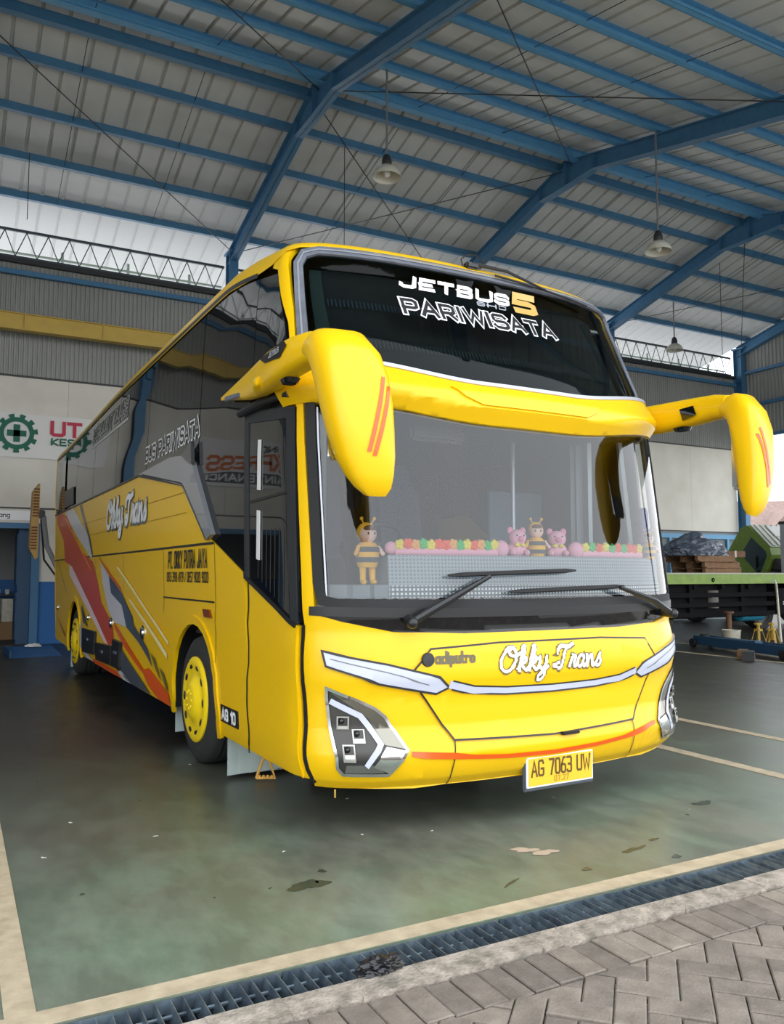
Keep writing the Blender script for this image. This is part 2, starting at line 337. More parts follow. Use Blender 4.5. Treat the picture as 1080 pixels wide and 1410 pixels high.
# drain channel, kerb and paving
dr = B(); dr.bx(-12, 20, 2.72, 3.05, -.32, -.30); dr.bx(-12, 20, 3.04, 3.06, -.32, -.02); dr.bx(-12, 20, 2.81, 2.835, -.32, -.02)
struct('trim_1', dr, mat('drain_channel', '#3a3d3e', .8), 0)
kb = B()
nx = 120
for i in range(nx):
    xa = -12 + i*32/nx; xb = xa + 32/nx
    j = random.uniform(-.006, .006)
    kb.bx(xa, xb, 2.705 + j, 2.832, -.25, .012 + random.uniform(-.003, .003))
struct('kerb', kb, 'concrete', 0)

def paver_mat():
    m = bpy.data.materials.new('paver'); m.use_nodes = True
    nt = m.node_tree; p = nt.nodes['Principled BSDF']; N = nt.nodes.new; L = nt.links.new
    g = N('ShaderNodeNewGeometry'); r = N('ShaderNodeValToRGB')
    r.color_ramp.elements[0].color = lin('#736a61'); r.color_ramp.elements[1].color = lin('#8d8276')
    tc = N('ShaderNodeTexCoord'); n = N('ShaderNodeTexNoise'); n.inputs['Scale'].default_value = 7; n.inputs['Detail'].default_value = 8; n.inputs['Roughness'].default_value = .65
    r2 = N('ShaderNodeValToRGB'); r2.color_ramp.elements[0].position = .3; r2.color_ramp.elements[1].position = .65
    r2.color_ramp.elements[0].color = (.62, .61, .60, 1); r2.color_ramp.elements[1].color = (1.10, 1.10, 1.10, 1)
    mx = N('ShaderNodeMix'); mx.data_type = 'RGBA'; mx.blend_type = 'MULTIPLY'; mx.inputs['Factor'].default_value = 1
    L(g.outputs['Random Per Island'], r.inputs[0]); L(tc.outputs['Object'], n.inputs['Vector']); L(n.outputs['Fac'], r2.inputs[0])
    L(r.outputs[0], mx.inputs['A']); L(r2.outputs[0], mx.inputs['B']); L(mx.outputs['Result'], p.inputs['Base Color'])
    p.inputs['Roughness'].default_value = .85
    n3 = N('ShaderNodeTexNoise'); n3.inputs['Scale'].default_value = 90; b = N('ShaderNodeBump'); b.inputs['Strength'].default_value = .35; b.inputs['Distance'].default_value = .01
    L(tc.outputs['Object'], n3.inputs['Vector']); L(n3.outputs['Fac'], b.inputs['Height']); L(b.outputs[0], p.inputs['Normal'])
    return m
M['paver'] = paver_mat()
pv = B(); bw = .112; gp = .0028
def brick_poly(poly):
    cx = sum(p[0] for p in poly)/len(poly); cy = sum(p[1] for p in poly)/len(poly)
    z = random.uniform(-.005, .003); t = (random.uniform(-.012, .012), random.uniform(-.012, .012)); vs = []; n = len(poly)
    for zz, k in ((-.08, gp), (-.004, gp), (0, gp + .005)):
        for i in range(n):
            p0, p1, p2 = Vector(poly[i-1]), Vector(poly[i]), Vector(poly[(i+1) % n])
            d1 = (p1-p0).normalized(); d2 = (p2-p1).normalized(); n1 = Vector((-d1.y, d1.x)); n2 = Vector((-d2.y, d2.x)); m_ = (n1+n2).normalized()
            q = p1 + m_*(k/max(.3, m_.dot(n1)))
            vs.append((q.x, q.y, zz + (z + (q.x-cx)*t[0] + (q.y-cy)*t[1] if zz > -.05 else 0)))
    f = [tuple(range(2*n, 3*n))]
    for q in (0, n):
        for k in range(n): f.append((q+k, q+(k+1) % n, q+n+(k+1) % n, q+n+k))
    pv.faces(vs, f)
YS = 2.465
def clip_y(poly, ym):
    out = []
    for i in range(len(poly)):
        p, q = poly[i-1], poly[i]
        if (p[1] <= ym) != (q[1] <= ym):
            t_ = (ym-p[1])/(q[1]-p[1]); out.append((p[0]+(q[0]-p[0])*t_, ym))
        if q[1] <= ym: out.append(q)
    r_ = []
    for p in out:
        if not r_ or math.hypot(p[0]-r_[-1][0], p[1]-r_[-1][1]) > .012: r_.append(p)
    if len(r_) > 2 and math.hypot(r_[0][0]-r_[-1][0], r_[0][1]-r_[-1][1]) <= .012: r_.pop()
    return r_ if len(r_) >= 3 else None
ca, sa = math.cos(R(45)), math.sin(R(45))
def brick(cx, cy, lx, ly):
    P = []
    for sx, sy in ((-1, -1), (1, -1), (1, 1), (-1, 1)):
        px = cx + sx*lx/2; py = cy + sy*ly/2; P.append((px*ca - py*sa + 3.03, px*sa + py*ca + 1.62))
    mx_ = sum(p[0] for p in P)/4; my_ = sum(p[1] for p in P)/4
    if not (-.6 < mx_ < 9 and .3 < my_ < YS + .2): return
    Q = clip_y(P, YS)
    if Q:
        ar = sum(Q[i-1][0]*Q[i][1]-Q[i][0]*Q[i-1][1] for i in range(len(Q)))
        if ar > .0012: brick_poly(Q)
for i in range(-60, 60):
    for j in range(-20, 20):
        # herringbone: one flat and one upright brick per step
        brick(i*bw + bw, (i + 4*j)*bw + .5*bw, 2*bw, bw)
        brick(i*bw + .5*bw, (i + 4*j)*bw + 2*bw, bw, 2*bw)
x = -.6
while x < 9:
    brick_poly([(x, YS + random.uniform(-.004, .004)), (x + .114, YS), (x + .114, 2.692), (x, 2.692)]); x += .114
struct('paving_surface', pv, 'paver', 0)
struct('ground', B().bx(-60, 90, -60, 2.82, -.30, -.03), mat('yard', '#b3aea6', .9), 0)
struct('outside_ground', B().bx(42, 160, -60, 120, -.4, -.01), mat('yard_far', '#b3aea6', .9), 0)

# roof sheets with standing ribs (seen from below as grooves)
def sheet(y0, y1, x0, x1, m, dz=0):
    b = B(); xs = []; x = x0
    while x < x1 - .01:
        xs += [(x, 0), (x + .33, 0), (x + .345, .055), (x + .385, .055), (x + .40, 0)]; x += .42
    v0 = [b.bm.verts.new((a, y0, zroof(y0) + h + dz)) for a, h in xs]; v1 = [b.bm.verts.new((a, y1, zroof(y1) + h + dz)) for a, h in xs]
    for k in range(len(xs)-1): b.bm.faces.new((v0[k], v0[k+1], v1[k+1], v1[k]))
    return b
def skylight_mat(name, c, share):
    m = bpy.data.materials.new(name); m.use_nodes = True; nt = m.node_tree; nt.nodes.clear(); N = nt.nodes.new; L = nt.links.new
    o = N('ShaderNodeOutputMaterial'); d = N('ShaderNodeBsdfDiffuse'); t = N('ShaderNodeBsdfTranslucent'); x = N('ShaderNodeMixShader')
    d.inputs[0].default_value = (*c, 1); t.inputs[0].default_value = (*c, 1); x.inputs[0].default_value = share
    L(d.outputs[0], x.inputs[1]); L(t.outputs[0], x.inputs[2]); L(x.outputs[0], o.inputs[0]); return m
M['sky1'] = skylight_mat('translucent_sheet', (.66, .66, .66), .075)
M['sky2'] = skylight_mat('dirty_translucent_sheet', (.58, .58, .57), .05)
struct('ceiling', sheet(2.4, YR, RX0, RX1, 'roof'), 'roof', 0)
struct('ceiling', sheet(YR, 17.6, RX0, RX1, 'roof'), 'roof', 0)
struct('ceiling', sheet(17.5, 18.7, RX0, RX1, 'roof', .01), 'sky2', 0)
struct('ceiling', sheet(18.6, 21.2, RX0, RX1, 'roof', .02), 'sky1', 0)
rc = B()
for s in (-1, 1): rc.faces([(RX0, YR, ZR + .1), (RX1, YR, ZR + .1), (RX1, YR + s*.4, zroof(YR + .4) + .08), (RX0, YR + s*.4, zroof(YR + .4) + .08)], [(0, 1, 2, 3)])
struct('roof_trim', rc, 'roof', 0)

# purlins: lipped channels, one per line and bay
def channel(x0, x1, y, zt, h, w, s):
    b = B(); t = .012
    b.bx(x0, x1, y - t/2, y + t/2, zt - h, zt)
    b.bx(x0, x1, min(y, y + s*w), max(y, y + s*w), zt - h, zt - h + t); b.bx(x0, x1, min(y, y + s*w), max(y, y + s*w), zt - t, zt)
    b.bx(x0, x1, y + s*w - t/2, y + s*w + t/2, zt - h, zt - h + .04)
    return b
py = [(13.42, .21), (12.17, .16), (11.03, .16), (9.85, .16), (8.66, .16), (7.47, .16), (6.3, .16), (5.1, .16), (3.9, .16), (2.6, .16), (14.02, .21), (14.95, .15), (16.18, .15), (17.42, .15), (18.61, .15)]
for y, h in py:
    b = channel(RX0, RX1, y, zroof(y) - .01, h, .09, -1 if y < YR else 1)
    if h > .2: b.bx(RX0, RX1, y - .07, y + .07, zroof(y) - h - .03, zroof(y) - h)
    struct('purlin_beam', b, 'purl' if y < YR else 'purl_shaded', 0)  # back-slope purlins get a darker blue, their shade put into the colour

# portal rafters with an apex haunch, columns at the back
for x in FR:
    w = .2; top = lambda y: zroof(y) - .18
    D = lambda y: .34 + (.24*(1 - min(abs(y - YR), .9)/.9) if abs(y - YR) < .9 else 0)
    b = B(); ys = [2.45, 8, YR - .9, YR - .35, YR, YR + .35, YR + .9, 16, 19.05]
    up = [(x, y, top(y)) for y in ys]; lo = [(x, y, top(y) - D(y)) for y in ys]
    for dx0, dx1, off0, off1 in ((-w/2, w/2, 0, .02), (-.012, .012, 0, 1), (-w/2, w/2, 1, .98)):
        secs = []
        for u, l in zip(up, lo):
            if off0 == 0 and off1 == .02: za, zb = u[2], u[2] - .02
            elif off0 == 0: za, zb = u[2], l[2]
            else: za, zb = l[2] + .02, l[2]
            secs.append([(x + dx0, u[1], za), (x + dx1, u[1], za), (x + dx1, u[1], zb), (x + dx0, u[1], zb)])
        b.loft(secs)
    for yq in (YR - .9, YR, YR + .9): b.bx(x - w/2, x + w/2, yq - .008, yq + .008, top(yq) - D(yq), top(yq))
    struct('rafter_beam', b, 'blue', 0)
    c = B(); zt = zroof(19.0) - .24
    c.bx(x - .11, x + .11, 18.84, 18.86, 0, zt); c.bx(x - .11, x + .11, 19.14, 19.16, 0, zt); c.bx(x - .01, x + .01, 18.86, 19.14, 0, zt)
    c.bx(x - .17, x + .17, 18.78, 19.2, 0, .02); c.bx(x - .1, x + .1, 18.86, 19.14, 8.1, 8.12); c.bx(x - .15, x + .15, 18.7, 19.2, zt - .05, zt)
    struct('column', c, 'blue', 0)
for x in (RX0, -6.35, 17.85, 23.85):
    c = B(); zt = zroof(3.5) - .5
    c.bx(x - .11, x + .11, 3.36, 3.38, 0, zt); c.bx(x - .11, x + .11, 3.62, 3.64, 0, zt); c.bx(x - .01, x + .01, 3.38, 3.62, 0, zt)
    struct('column', c, 'blue', 0)

# bracing and sag rods
rodm = M['black']
def rr(a, b, r=.011): 
    o = struct('roof_brace_beam', B().tube([a, b], r, 5), 'black', 0)
def rp(x, y): return (x, y, zroof(y) - .3)
for (a, b) in (((5.74, 13.6), (11.8, 8.2)), ((5.74, 8.2), (11.8, 13.6)), ((5.74, 13.9), (11.8, 18.9)), ((5.74, 18.9), (11.8, 13.9)), ((-.3, 13.9), (5.74, 18.9)), ((17.85, 13.9), (23.85, 18.9)), ((17.85, 18.9), (23.85, 13.9)), ((-.3, 8.2), (5.74, 13.6))):
    rr(rp(*a), rp(*b))
for x0 in FR[:-1]:
    for k in (1, 2):
        x = x0 + 6.05*k/3
        for (ya, yb_) in ((13.42, 7.47), (14.02, 18.6)): rr((x, ya, zroof(ya) - .12), (x, yb_, zroof(yb_) - .12), .007)
for (x, y, z0) in ((1.05, 17.3, 8.5), (6.9, 15.0, 7.4), (18.9, 15.6, 6.9), (16.8, 10.2, 8.6)): rr((x, y, zroof(y) - .1), (x, y, z0), .008)

# eave truss along the back: chords and zigzag web, one per bay
for x0 in FR[:-1]:
    x1 = x0 + 6.05; b = B()
    for z in (8.42, 9.02): b.bx(x0 + .12, x1 - .12, 19.28, 19.33, z - .03, z + .03)
    n = 26; pts = []
    for k in range(n+1): pts.append((x0 + .15 + (6.05 - .3)*k/n, 19.305, 8.44 if k % 2 else 9.0))
    for a, c in zip(pts, pts[1:]): b.tube([a, c], .012, 5)
    struct('eave_beam', b, mat('truss_grey', '#3f4a50', .5), 0)
    b2 = B()
    b2.tube([(x0 + .1, 19.6, 8.62), (x1 - .1, 19.6, 8.62)], .03, 8)
    for k in range(4): b2.tube([(x0 + .8 + k*1.45, 19.6, 8.5), (x0 + .8 + k*1.45, 19.6, 8.8)], .035, 8)
    struct('eave_trim', b2, mat('pipe_pale_green', '#a9b8ac', .5), 0)

# back wall: corrugated top, white panels, doorway, grey base
def corrug(x0, x1, y, z0, z1, pitch=.095, dep=.03):
    b = B(); xs = []; x = x0
    while x < x1: xs += [(x, 0), (x + pitch*.35, 0), (x + pitch*.5, dep), (x + pitch*.85, dep)]; x += pitch
    lo = [b.bm.verts.new((a, y + d, z0)) for a, d in xs]; hi = [b.bm.verts.new((a, y + d, z1)) for a, d in xs]
    for k in range(len(xs)-1): b.bm.faces.new((lo[k], lo[k+1], hi[k+1], hi[k]))
    return b
struct('wall_back', corrug(RX0, 23.8, 19.16, 5.72, 8.27), 'corr', 0)
w = B()
pw = 2.42; x = RX0
while x < 23.6:
    w.bx(x + .003, min(x + pw, 23.7) - .003, 19.14, 19.2, 2.9, 5.75); x += pw
struct('wall_back', w, 'white_wall', 0)
struct('wall_back_trim', B().bx(RX0, 23.7, 19.11, 19.15, 2.885, 2.915).bx(RX0, 23.7, 19.11, 19.17, 5.73, 5.77), 'darkgrey', 0)
struct('wall_back', B().bx(RX0, -4.2, 19.14, 19.2, 0, 2.9).bx(-4.2, 1.55, 19.14, 19.2, 2.56, 2.9).bx(1.55, 17.85, 19.14, 19.2, 1.33, 2.9), 'white_wall', 0)
struct('wall_back', B().bx(1.55, 17.85, 19.14, 19.2, 0, 1.33), 'bluewall', 0)
struct('wall_back', B().bx(17.85, 23.7, 19.14, 19.2, 0, 2.9), mat('grey_base_wall', '#7f888c', .7), 0)
rails = B().bx(17.85, 23.7, 19.06, 19.13, 2.66, 2.80)
for x in (19.0, 20.4, 21.75, 23.1): rails.bx(x - .05, x + .05, 19.06, 19.13, 0, 2.66)
struct('wall_back_trim', rails, mat('light_blue_frame', '#5e9cc4', .5), 0)
struct('wall_back_beam', B().bx(RX0, 23.7, 19.02, 19.12, 7.95, 8.06), 'blue', 0)
struct('wall_back_beam', B().bx(RX0, 23.7, 19.04, 19.14, 8.22, 8.32), 'darkgrey', 0)
df = B().bx(1.46, 1.62, 19.02, 19.22, 0, 2.56).bx(-4.25, 1.62, 19.05, 19.22, 2.46, 2.58).bx(-4.3, -4.15, 19.02, 19.22, 0, 2.56)
struct('doorway_frame', df, mat('door_frame_blue', '#35688f', .5), 0)
struct('door_1', B().bx(1.22, 1.46, 19.28, 20.1, 0, 2.45).bx(1.20, 1.22, 19.34, 20.04, .1, 1.1).bx(1.20, 1.22, 19.34, 20.04, 1.25, 2.35), 'navy', 0)
# room behind the doorway
struct('floor', B().bx(-6, 4, 19.2, 23.2, -.06, .002), mat('room_floor', '#4a4845', .7), 0)
struct('wall_room', B().bx(-6, 4, 23.2, 23.3, 1.35, 3).bx(3.9, 4, 19.3, 23.2, 1.35, 3).bx(-6, -5.9, 19.3, 23.2, 1.35, 3), 'roomgrey', 0)
struct('wall_room', B().bx(-6, 4, 23.18, 23.3, 0, 1.35).bx(3.88, 4, 19.3, 23.2, 0, 1.35).bx(-6, -5.88, 19.3, 23.2, 0, 1.35), 'bluewall', 0)
struct('ceiling_room', B().bx(-6, 4, 19.2, 23.3, 3, 3.08), 'roomgrey', 0)

# crane runway beam along the back wall
cb = B().bx(RX0, 11.7, 18.50, 18.72, 6.60, 6.62).bx(RX0, 11.7, 18.50, 18.72, 6.94, 6.96).bx(RX0, 11.7, 18.55, 18.67, 6.62, 6.94)
x = RX0 + .9
while x < 11.6: cb.bx(x, x + .025, 18.515, 18.705, 6.62, 6.94); x += 1.58
cr_o = struct('crane_runway_beam', cb, 'crane', 0)
for x in FR[:5]: struct('crane_bracket_beam', B().bx(x - .08, x + .08, 18.45, 18.86, 6.42, 6.6).bx(x - .06, x + .06, 18.7, 18.86, 6.2, 6.42), 'blue', 0)

# gable walls
gb = B(); yy = 3.4; prev = None
while yy < 19.1:
    for d, q in ((0, 0), (.05, 0), (.07, .03), (.12, .03)):
        a = (RX1 + q, yy + d, 6.16); c = (RX1 + q, yy + d, zroof(yy + d) - .02)
        if prev: gb.faces([prev[0], a, c, prev[1]], [(0, 1, 2, 3)])
        prev = (a, c)
    yy += .14
struct('wall_right', gb, 'corr', 0)
struct('wall_right_beam', B().bx(23.86, 23.98, 3.4, 19, 7.2, 7.3).bx(23.86, 23.98, 3.4, 19, 8.35, 8.45).bx(23.86, 24.0, 3.4, 19, 6.1, 6.2), 'blue', 0)
gl = B().faces([(RX0 - .02, 3.4, 0), (RX0 - .02, 19.2, 0), (RX0 - .02, 19.2, zroof(19.2)), (RX0 - .02, YR, ZR), (RX0 - .02, 3.4, zroof(3.4))], [(0, 1, 2, 3, 4)])
struct('wall_left', gl, 'corr', 0)

# ------------------------------------------------------------------ banner and signs on the back wall
def wall_fn(x0, z0, y=19.12):
    return lambda a, b, o: Vector((x0 + a, y - o, z0 + b))
bn = thing('safety_banner', 'white safety banner with green cross in gear, red letters, on back wall', 'banner', (2.0, 19.12, 3.98))
sh = B(); n = 24
for i in range(n):
    for k in range(6):
        P = []
        for a, c in ((i, k), (i+1, k), (i+1, k+1), (i, k+1)):
            X = -1.75 + 4.6*a/n; Z = .95*c/6
            P.append((X, -.015 - .008*math.sin(a*1.3) - .006*math.sin(c*2 + a), Z))
        sh.faces(P, [(0, 1, 2, 3)])
bmesh.ops.remove_doubles(sh.bm, verts=sh.bm.verts, dist=1e-4)
part('sheet', sh, 'gwhite', bn)
def bfn(x, z): return lambda a, b, o: Vector((x + a - 2.0, -.034 - o, z + b - 3.98))
# gear: toothed ring and cross
gc = (1.10, 4.50); g = B(); nt_ = 11
for k in range(66):
    t0, t1 = 2*math.pi*k/66, 2*math.pi*(k+1)/66
    tooth = (k % 6) < 3
    ro = .42 if tooth else .345
    q = [(gc[0] - 2 + r*math.cos(t), -.036, gc[1] - 3.98 + r*math.sin(t)) for r, t in ((.25, t0), (ro, t0), (ro, t1), (.25, t1))]
    g.faces(q, [(0, 1, 2, 3)])
for dx, dz in ((.19, .065), (.065, .19)):
    c0, c1 = gc[0] - 2, gc[1] - 3.98
    g.faces([(c0 - dx, -.037, c1 - dz), (c0 + dx, -.037, c1 - dz), (c0 + dx, -.037, c1 + dz), (c0 - dx, -.037, c1 + dz)], [(0, 1, 2, 3)])
part('gear_emblem', g, 'ggreen', bn, smooth=0)
text_on('lettering', layout('UT', .27, .58, gap=.22), .075, bfn(1.80, 4.52), 'gred', bn, .004)
text_on('lettering', layout('KES', .13, .46, gap=.25), .035, bfn(1.80, 4.30), 'ggreen', bn, .004)

sg = thing('workshop_sign', 'workshop wall sign with black and orange lettering on white back wall', 'sign', (-3.4, 19.12, 3.6))
part('board', B().bx(-1.75, 1.75, -.03, 0, 0, 1.35, .006), 'gwhite', sg)
sfn = lambda x, z: (lambda a, b, o: Vector((x + a, -.032 - o, z + b)))
text_on('lettering', layout('HINO', .2, .85, gap=.2), .06, sfn(-.95, 1.0), 'black', sg, .003)
text_on('lettering', layout('EXPRESS', .38, 2.4, gap=.2), .09, sfn(-1.2, .48), 'obrown', sg, .003)
part('strip', B().bx(-1.3, 1.5, -.036, -.031, .09, .37), 'black', sg)
text_on('lettering', layout('MAINTENANCE', .16, 2.5, gap=.24), .035, sfn(-1.18, .15), 'white', sg, .007)

rs = thing('room_sign', 'small white sign with black lettering above blue doorway', 'sign', (.98, 19.135, 2.64))
part('board', B().bx(-.55, .5, -.02, 0, 0, .2, .004), 'white', rs)
text_on('lettering', layout('Ruang', .09, .36, gap=.2, font={**G, 'R': G['R']}), .016, (lambda a, b, o: Vector((a - .32, -.022 - o, .06 + b))), 'darkgrey', rs, .002)

# ------------------------------------------------------------------ pendant lamps
def lamp(x, y, zs, label):
    t = thing('pendant_lamp', label, 'lamp', (x, y, zs), 0, None)
    zt = zroof(y) - .165 - zs
    part('rod', B().tube([(0, 0, .30), (0, 0, zt)], .018, 8), 'grey', t)
    part('socket', B().lathe([(.02, .36), (.06, .33), (.085, .25), (.09, .16), (.07, .13)], (0, 0, 0), n=20), 'darkgrey', t)
    part('lamp_shade', B().lathe([(.07, .15), (.13, .13), (.21, .06), (.245, -.02), (.25, -.06), (.24, -.058), (.2, .04), (.12, .11), (.06, .13)], (0, 0, 0), n=28), 'shade', t)
    part('bulb', B().ball((0, 0, .03), (.07, .07, .09), 12), 'gwhite', t)
    return t
lamp(6.38, 12.12, 8.39, 'pendant bell lamp hanging on rod above bus roof, largest of the lamps')
lamp(11.62, 10.98, 7.66, 'pendant bell lamp hanging by rod from sloping roof beyond second rafter')
lamp(19.05, 17.46, 8.30, 'small pendant bell lamp with dark outline hanging against bright back eave')

exec_later = []

# ------------------------------------------------------------------ the bus: one mapped skin, panels cut from it
def ip(x, xs, ys):
    if x <= xs[0]: return ys[0]
    for i in range(1, len(xs)):
        if x <= xs[i]: return ys[i-1] + (x-xs[i-1])/(xs[i]-xs[i-1])*(ys[i]-ys[i-1])
    return ys[-1]
def sst(a, b, x): t = min(1, max(0, (x-a)/(b-a))); return t*t*(3-2*t)
SN = 2.5; LS = 10.9; RR_ = .25
VK = [.28, .34, .46, .54, .62, .80, .90, 1.04, 1.16, 1.28, 2.6, 2.9, 3.5]
YK = [-.235, -.295, -.335, -.315, -.295, -.30, -.33, -.325, -.29, -.31, -.13, .0, .34]
def prof(v):
    vv = min(v, 3.5)
    hw = ip(vv, [.28, .36, .5, 2.3, 2.9, 3.3, 3.5], [1.465, 1.49, 1.5, 1.5, 1.485, 1.455, 1.43])
    yb = ip(vv, VK, YK); D = ip(vv, [2.6, 3.5], [.6, .36]); ye = ip(vv, [.3, 1.73, 2.5, 3.5], [10.75, 11.15, 11.3, 11.8]); z = vv; ins = 0
    if v > 3.5:
        th = (v-3.5)/RR_
        if th < math.pi/2: ins = RR_*(1-math.cos(th)); z = 3.5 + .24*math.sin(th)
        else: e = (v-3.5) - RR_*math.pi/2; ins = RR_ + e; z = 3.74 + .05*math.sin(min(1, e/1.1)*math.pi/2)
    return hw-ins, yb+ins*1.1, D, ye-ins, z
TB = []; _p = None; _s = 0
for i in range(401):
    ph = math.pi/2*i/400; xn = math.sin(ph)**(2/SN); yn = 1-max(0, math.cos(ph))**(2/SN)
    if _p: _s += math.hypot((xn-_p[0])*1.5, (yn-_p[1])*.6)
    TB.append((_s, xn, yn)); _p = (xn, yn)
SF = _s
def tb(s):
    lo, hi = 0, 400
    while hi-lo > 1:
        m = (lo+hi)//2
        if TB[m][0] <= s: lo = m
        else: hi = m
    a, b = TB[lo], TB[hi]; t = (s-a[0])/max(1e-9, b[0]-a[0]); t = min(1, max(0, t))
    return a[1]+(b[1]-a[1])*t, a[2]+(b[2]-a[2])*t
def S0(u, v):
    hw, yb, D, ye, z = prof(v); a = abs(u); sg = -1 if u < 0 else 1
    if a <= SF: xn, yn = tb(a); x = hw*xn; y = yb+D*yn
    else: x = hw; y = yb+D+(a-SF)*(ye-yb-D)/LS
    z += (.18*sst(.3, 1.9, y) - .12*sst(5, 11.5, y))*sst(3.0, 3.5, v)
    return Vector((sg*x, y, z))
def PS(u, v, off=0):
    p = S0(u, v)
    if off:
        e = .004; n = (S0(u+e, v)-S0(u-e, v)).cross(S0(u, v+e)-S0(u, v-e)).normalized(); p = p + n*off
    return p
def toU(k, a, v):
    hw, yb, D, ye, z = prof(v)
    if k == 'u': return a
    if k == 'f':
        t = min(1, abs(a)/hw)
        for s, xn, yn in TB:
            if xn >= t: return math.copysign(s, a)
        return math.copysign(SF, a)
    sg = -1 if k == 's' else 1
    if a >= yb+D: return sg*(SF+(a-yb-D)*LS/(ye-yb-D))
    t = max(0, (a-yb)/D)
    for s, xn, yn in TB:
        if yn >= t: return sg*s
    return sg*SF
def UV(p): return (toU(p[0], p[1], p[2]), p[2])
def SL_(a, b, n=14): return [('s', a[0]+(b[0]-a[0])*i/n, a[1]+(b[1]-a[1])*i/n) for i in range(n+1)]
def mirror(pts): return [({'s': 'r', 'r': 's', 'f': 'f', 'u': 'u'}[k], (-a if k in 'fu' else a), b) for k, a, b in pts]
def grid_clip(bm, du, dv):
    us = [v.co.x for v in bm.verts]; vs = [v.co.y for v in bm.verts]
    cuts = []
    u0, u1, v0, v1 = min(us), max(us), min(vs), max(vs)
    # fine in the corners, coarse along the flat sides
    u = math.floor(u0/du)*du
    while u < u1:
        if u > u0+1e-4 and (abs(u) < SF+.1 or abs(round(u/.5)*.5-u) < 1e-6 or du >= .5): cuts.append((0, u))
        u = round(u+du, 6)
    v = math.floor(v0/dv)*dv
    while v < v1:
        if v > v0+1e-4: cuts.append((1, v))
        v = round(v+dv, 6)
    for v in VK+[2.3, 3.3]:
        if v0+1e-3 < v < v1-1e-3: cuts.append((1, v))
    for ax, c in cuts:
        g = bm.verts[:]+bm.edges[:]+bm.faces[:]
        bmesh.ops.bisect_plane(bm, geom=g, dist=1e-5, plane_co=(c, 0, 0) if ax == 0 else (0, c, 0), plane_no=(1, 0, 0) if ax == 0 else (0, 1, 0))
def skin(bm, off, th):
    f0 = off if callable(off) else (lambda u, v: off)
    bm.verts.ensure_lookup_table()
    if not th:
        for v in bm.verts: v.co = PS(v.co.x, v.co.y, f0(v.co.x, v.co.y))
        return
    faces = bm.faces[:]; inn = {}
    bnd = [e for e in bm.edges if len(e.link_faces) == 1]
    q = {v: (v.co.x, v.co.y) for v in bm.verts}
    for v in list(q): u_, v_ = q[v]; inn[v] = bm.verts.new(PS(u_, v_, f0(u_, v_)-th))
    rims = []
    for e in bnd:
        l = e.link_loops[0]; a, b = l.vert, l.link_loop_next.vert; rims.append((a, b))
    for f in faces: bm.faces.new([inn[v] for v in reversed(f.verts)])
    for a, b in rims: bm.faces.new((b, a, inn[a], inn[b]))
    for v in q: u_, v_ = q[v]; v.co = PS(u_, v_, f0(u_, v_))
def patch_bm(pts, off=.0, th=.02, du=.1, dv=.12, bm=None):
    P = [UV(p) for p in pts]
    ar = sum(P[i-1][0]*P[i][1]-P[i][0]*P[i-1][1] for i in range(len(P)))
    if ar < 0: P = P[::-1]
    b2 = bmesh.new(); b2.faces.new([b2.verts.new((a, b, 0)) for a, b in P])
    for f in b2.faces: f.normal_update()
    bmesh.ops.triangulate(b2, faces=b2.faces[:], ngon_method='EAR_CLIP')
    b2.normal_update()
    grid_clip(b2, du, dv)
    for f in b2.faces:
        if f.normal.z < 0: f.normal_flip()
    skin(b2, off, th)
    return b2
def patch(name, pts, m, parent, off=.0, th=.02, label=None, du=.1, dv=.12, smooth=35):
    return part(name, patch_bm(pts, off, th, du, dv), m, parent, label, smooth, norm=False)
def band(name, pts, w, m, parent, off, label=None, th=0, sub=.05):
    """a ribbon of width w along a path on the skin"""
    q = [UV(p) for p in pts]; r = [q[0]]
    for a, c in zip(q, q[1:]):
        n = max(1, int(math.hypot(c[0]-a[0], c[1]-a[1])/sub))
        for i in range(1, n+1): r.append((a[0]+(c[0]-a[0])*i/n, a[1]+(c[1]-a[1])*i/n))
    bm = bmesh.new(); mp = {}
    def V(p):
        k = (round(p.x, 5), round(p.y, 5))
        if k not in mp: mp[k] = bm.verts.new((p.x, p.y, 0))
        return mp[k]
    for quad in ribbon2d(r, w):
        try: bm.faces.new([V(p) for p in quad])
        except ValueError: pass
    for f in bm.faces:
        f.normal_update()
        if f.normal.z < 0: f.normal_flip()
    skin(bm, off, th)
    return part(name, bm, m, parent, label, 40, norm=False)

bus = thing('bus', 'bright yellow tour coach with large drooping mirrors parked in the workshop', 'bus', (3.3, 4.4, 0), R(1.1))
F = lambda x, z: ('f', x, z)
Sd = lambda y, z: ('s', y, z)

# --- lower side skin with wheel arches
def arch(yc, ry, zt, z0, n=14):
    return [(yc + ry*math.cos(math.pi*(1-k/n)), z0 + (zt-z0)*math.sin(math.pi*(k/n))**.8) for k in range(n+1)]
A1 = arch(2.30, .67, 1.13, .33); A2 = arch(8.72, .64, 1.13, .36)
def side_poly(y_front):
    top = [(11.24, 2.52), (4.53, 2.525), (2.66, 2.25), (1.93, 1.78), (1.10, 1.50)]
    low = [(y_front, .33)] + A1 + [(3.02, .325)] + A2 + [(9.45, .36), (10.72, .40)]
    return top + low
sp = [Sd(*p) for p in side_poly(.99)]
side = patch('side_panel', sp, 'yellow', bus, .012, .03, du=.25, dv=.2)
patch('side_panel', mirror(sp), 'yellow', bus, .012, .03, du=.25, dv=.2)
for yc, A in ((2.3, A1), (8.72, A2)):
    for k in (1, -1):
        pp = [Sd(*a) for a in A]
        band('wheel_arch', pp if k == 1 else mirror(pp), .07, 'yellow', bus, .026, th=.03)
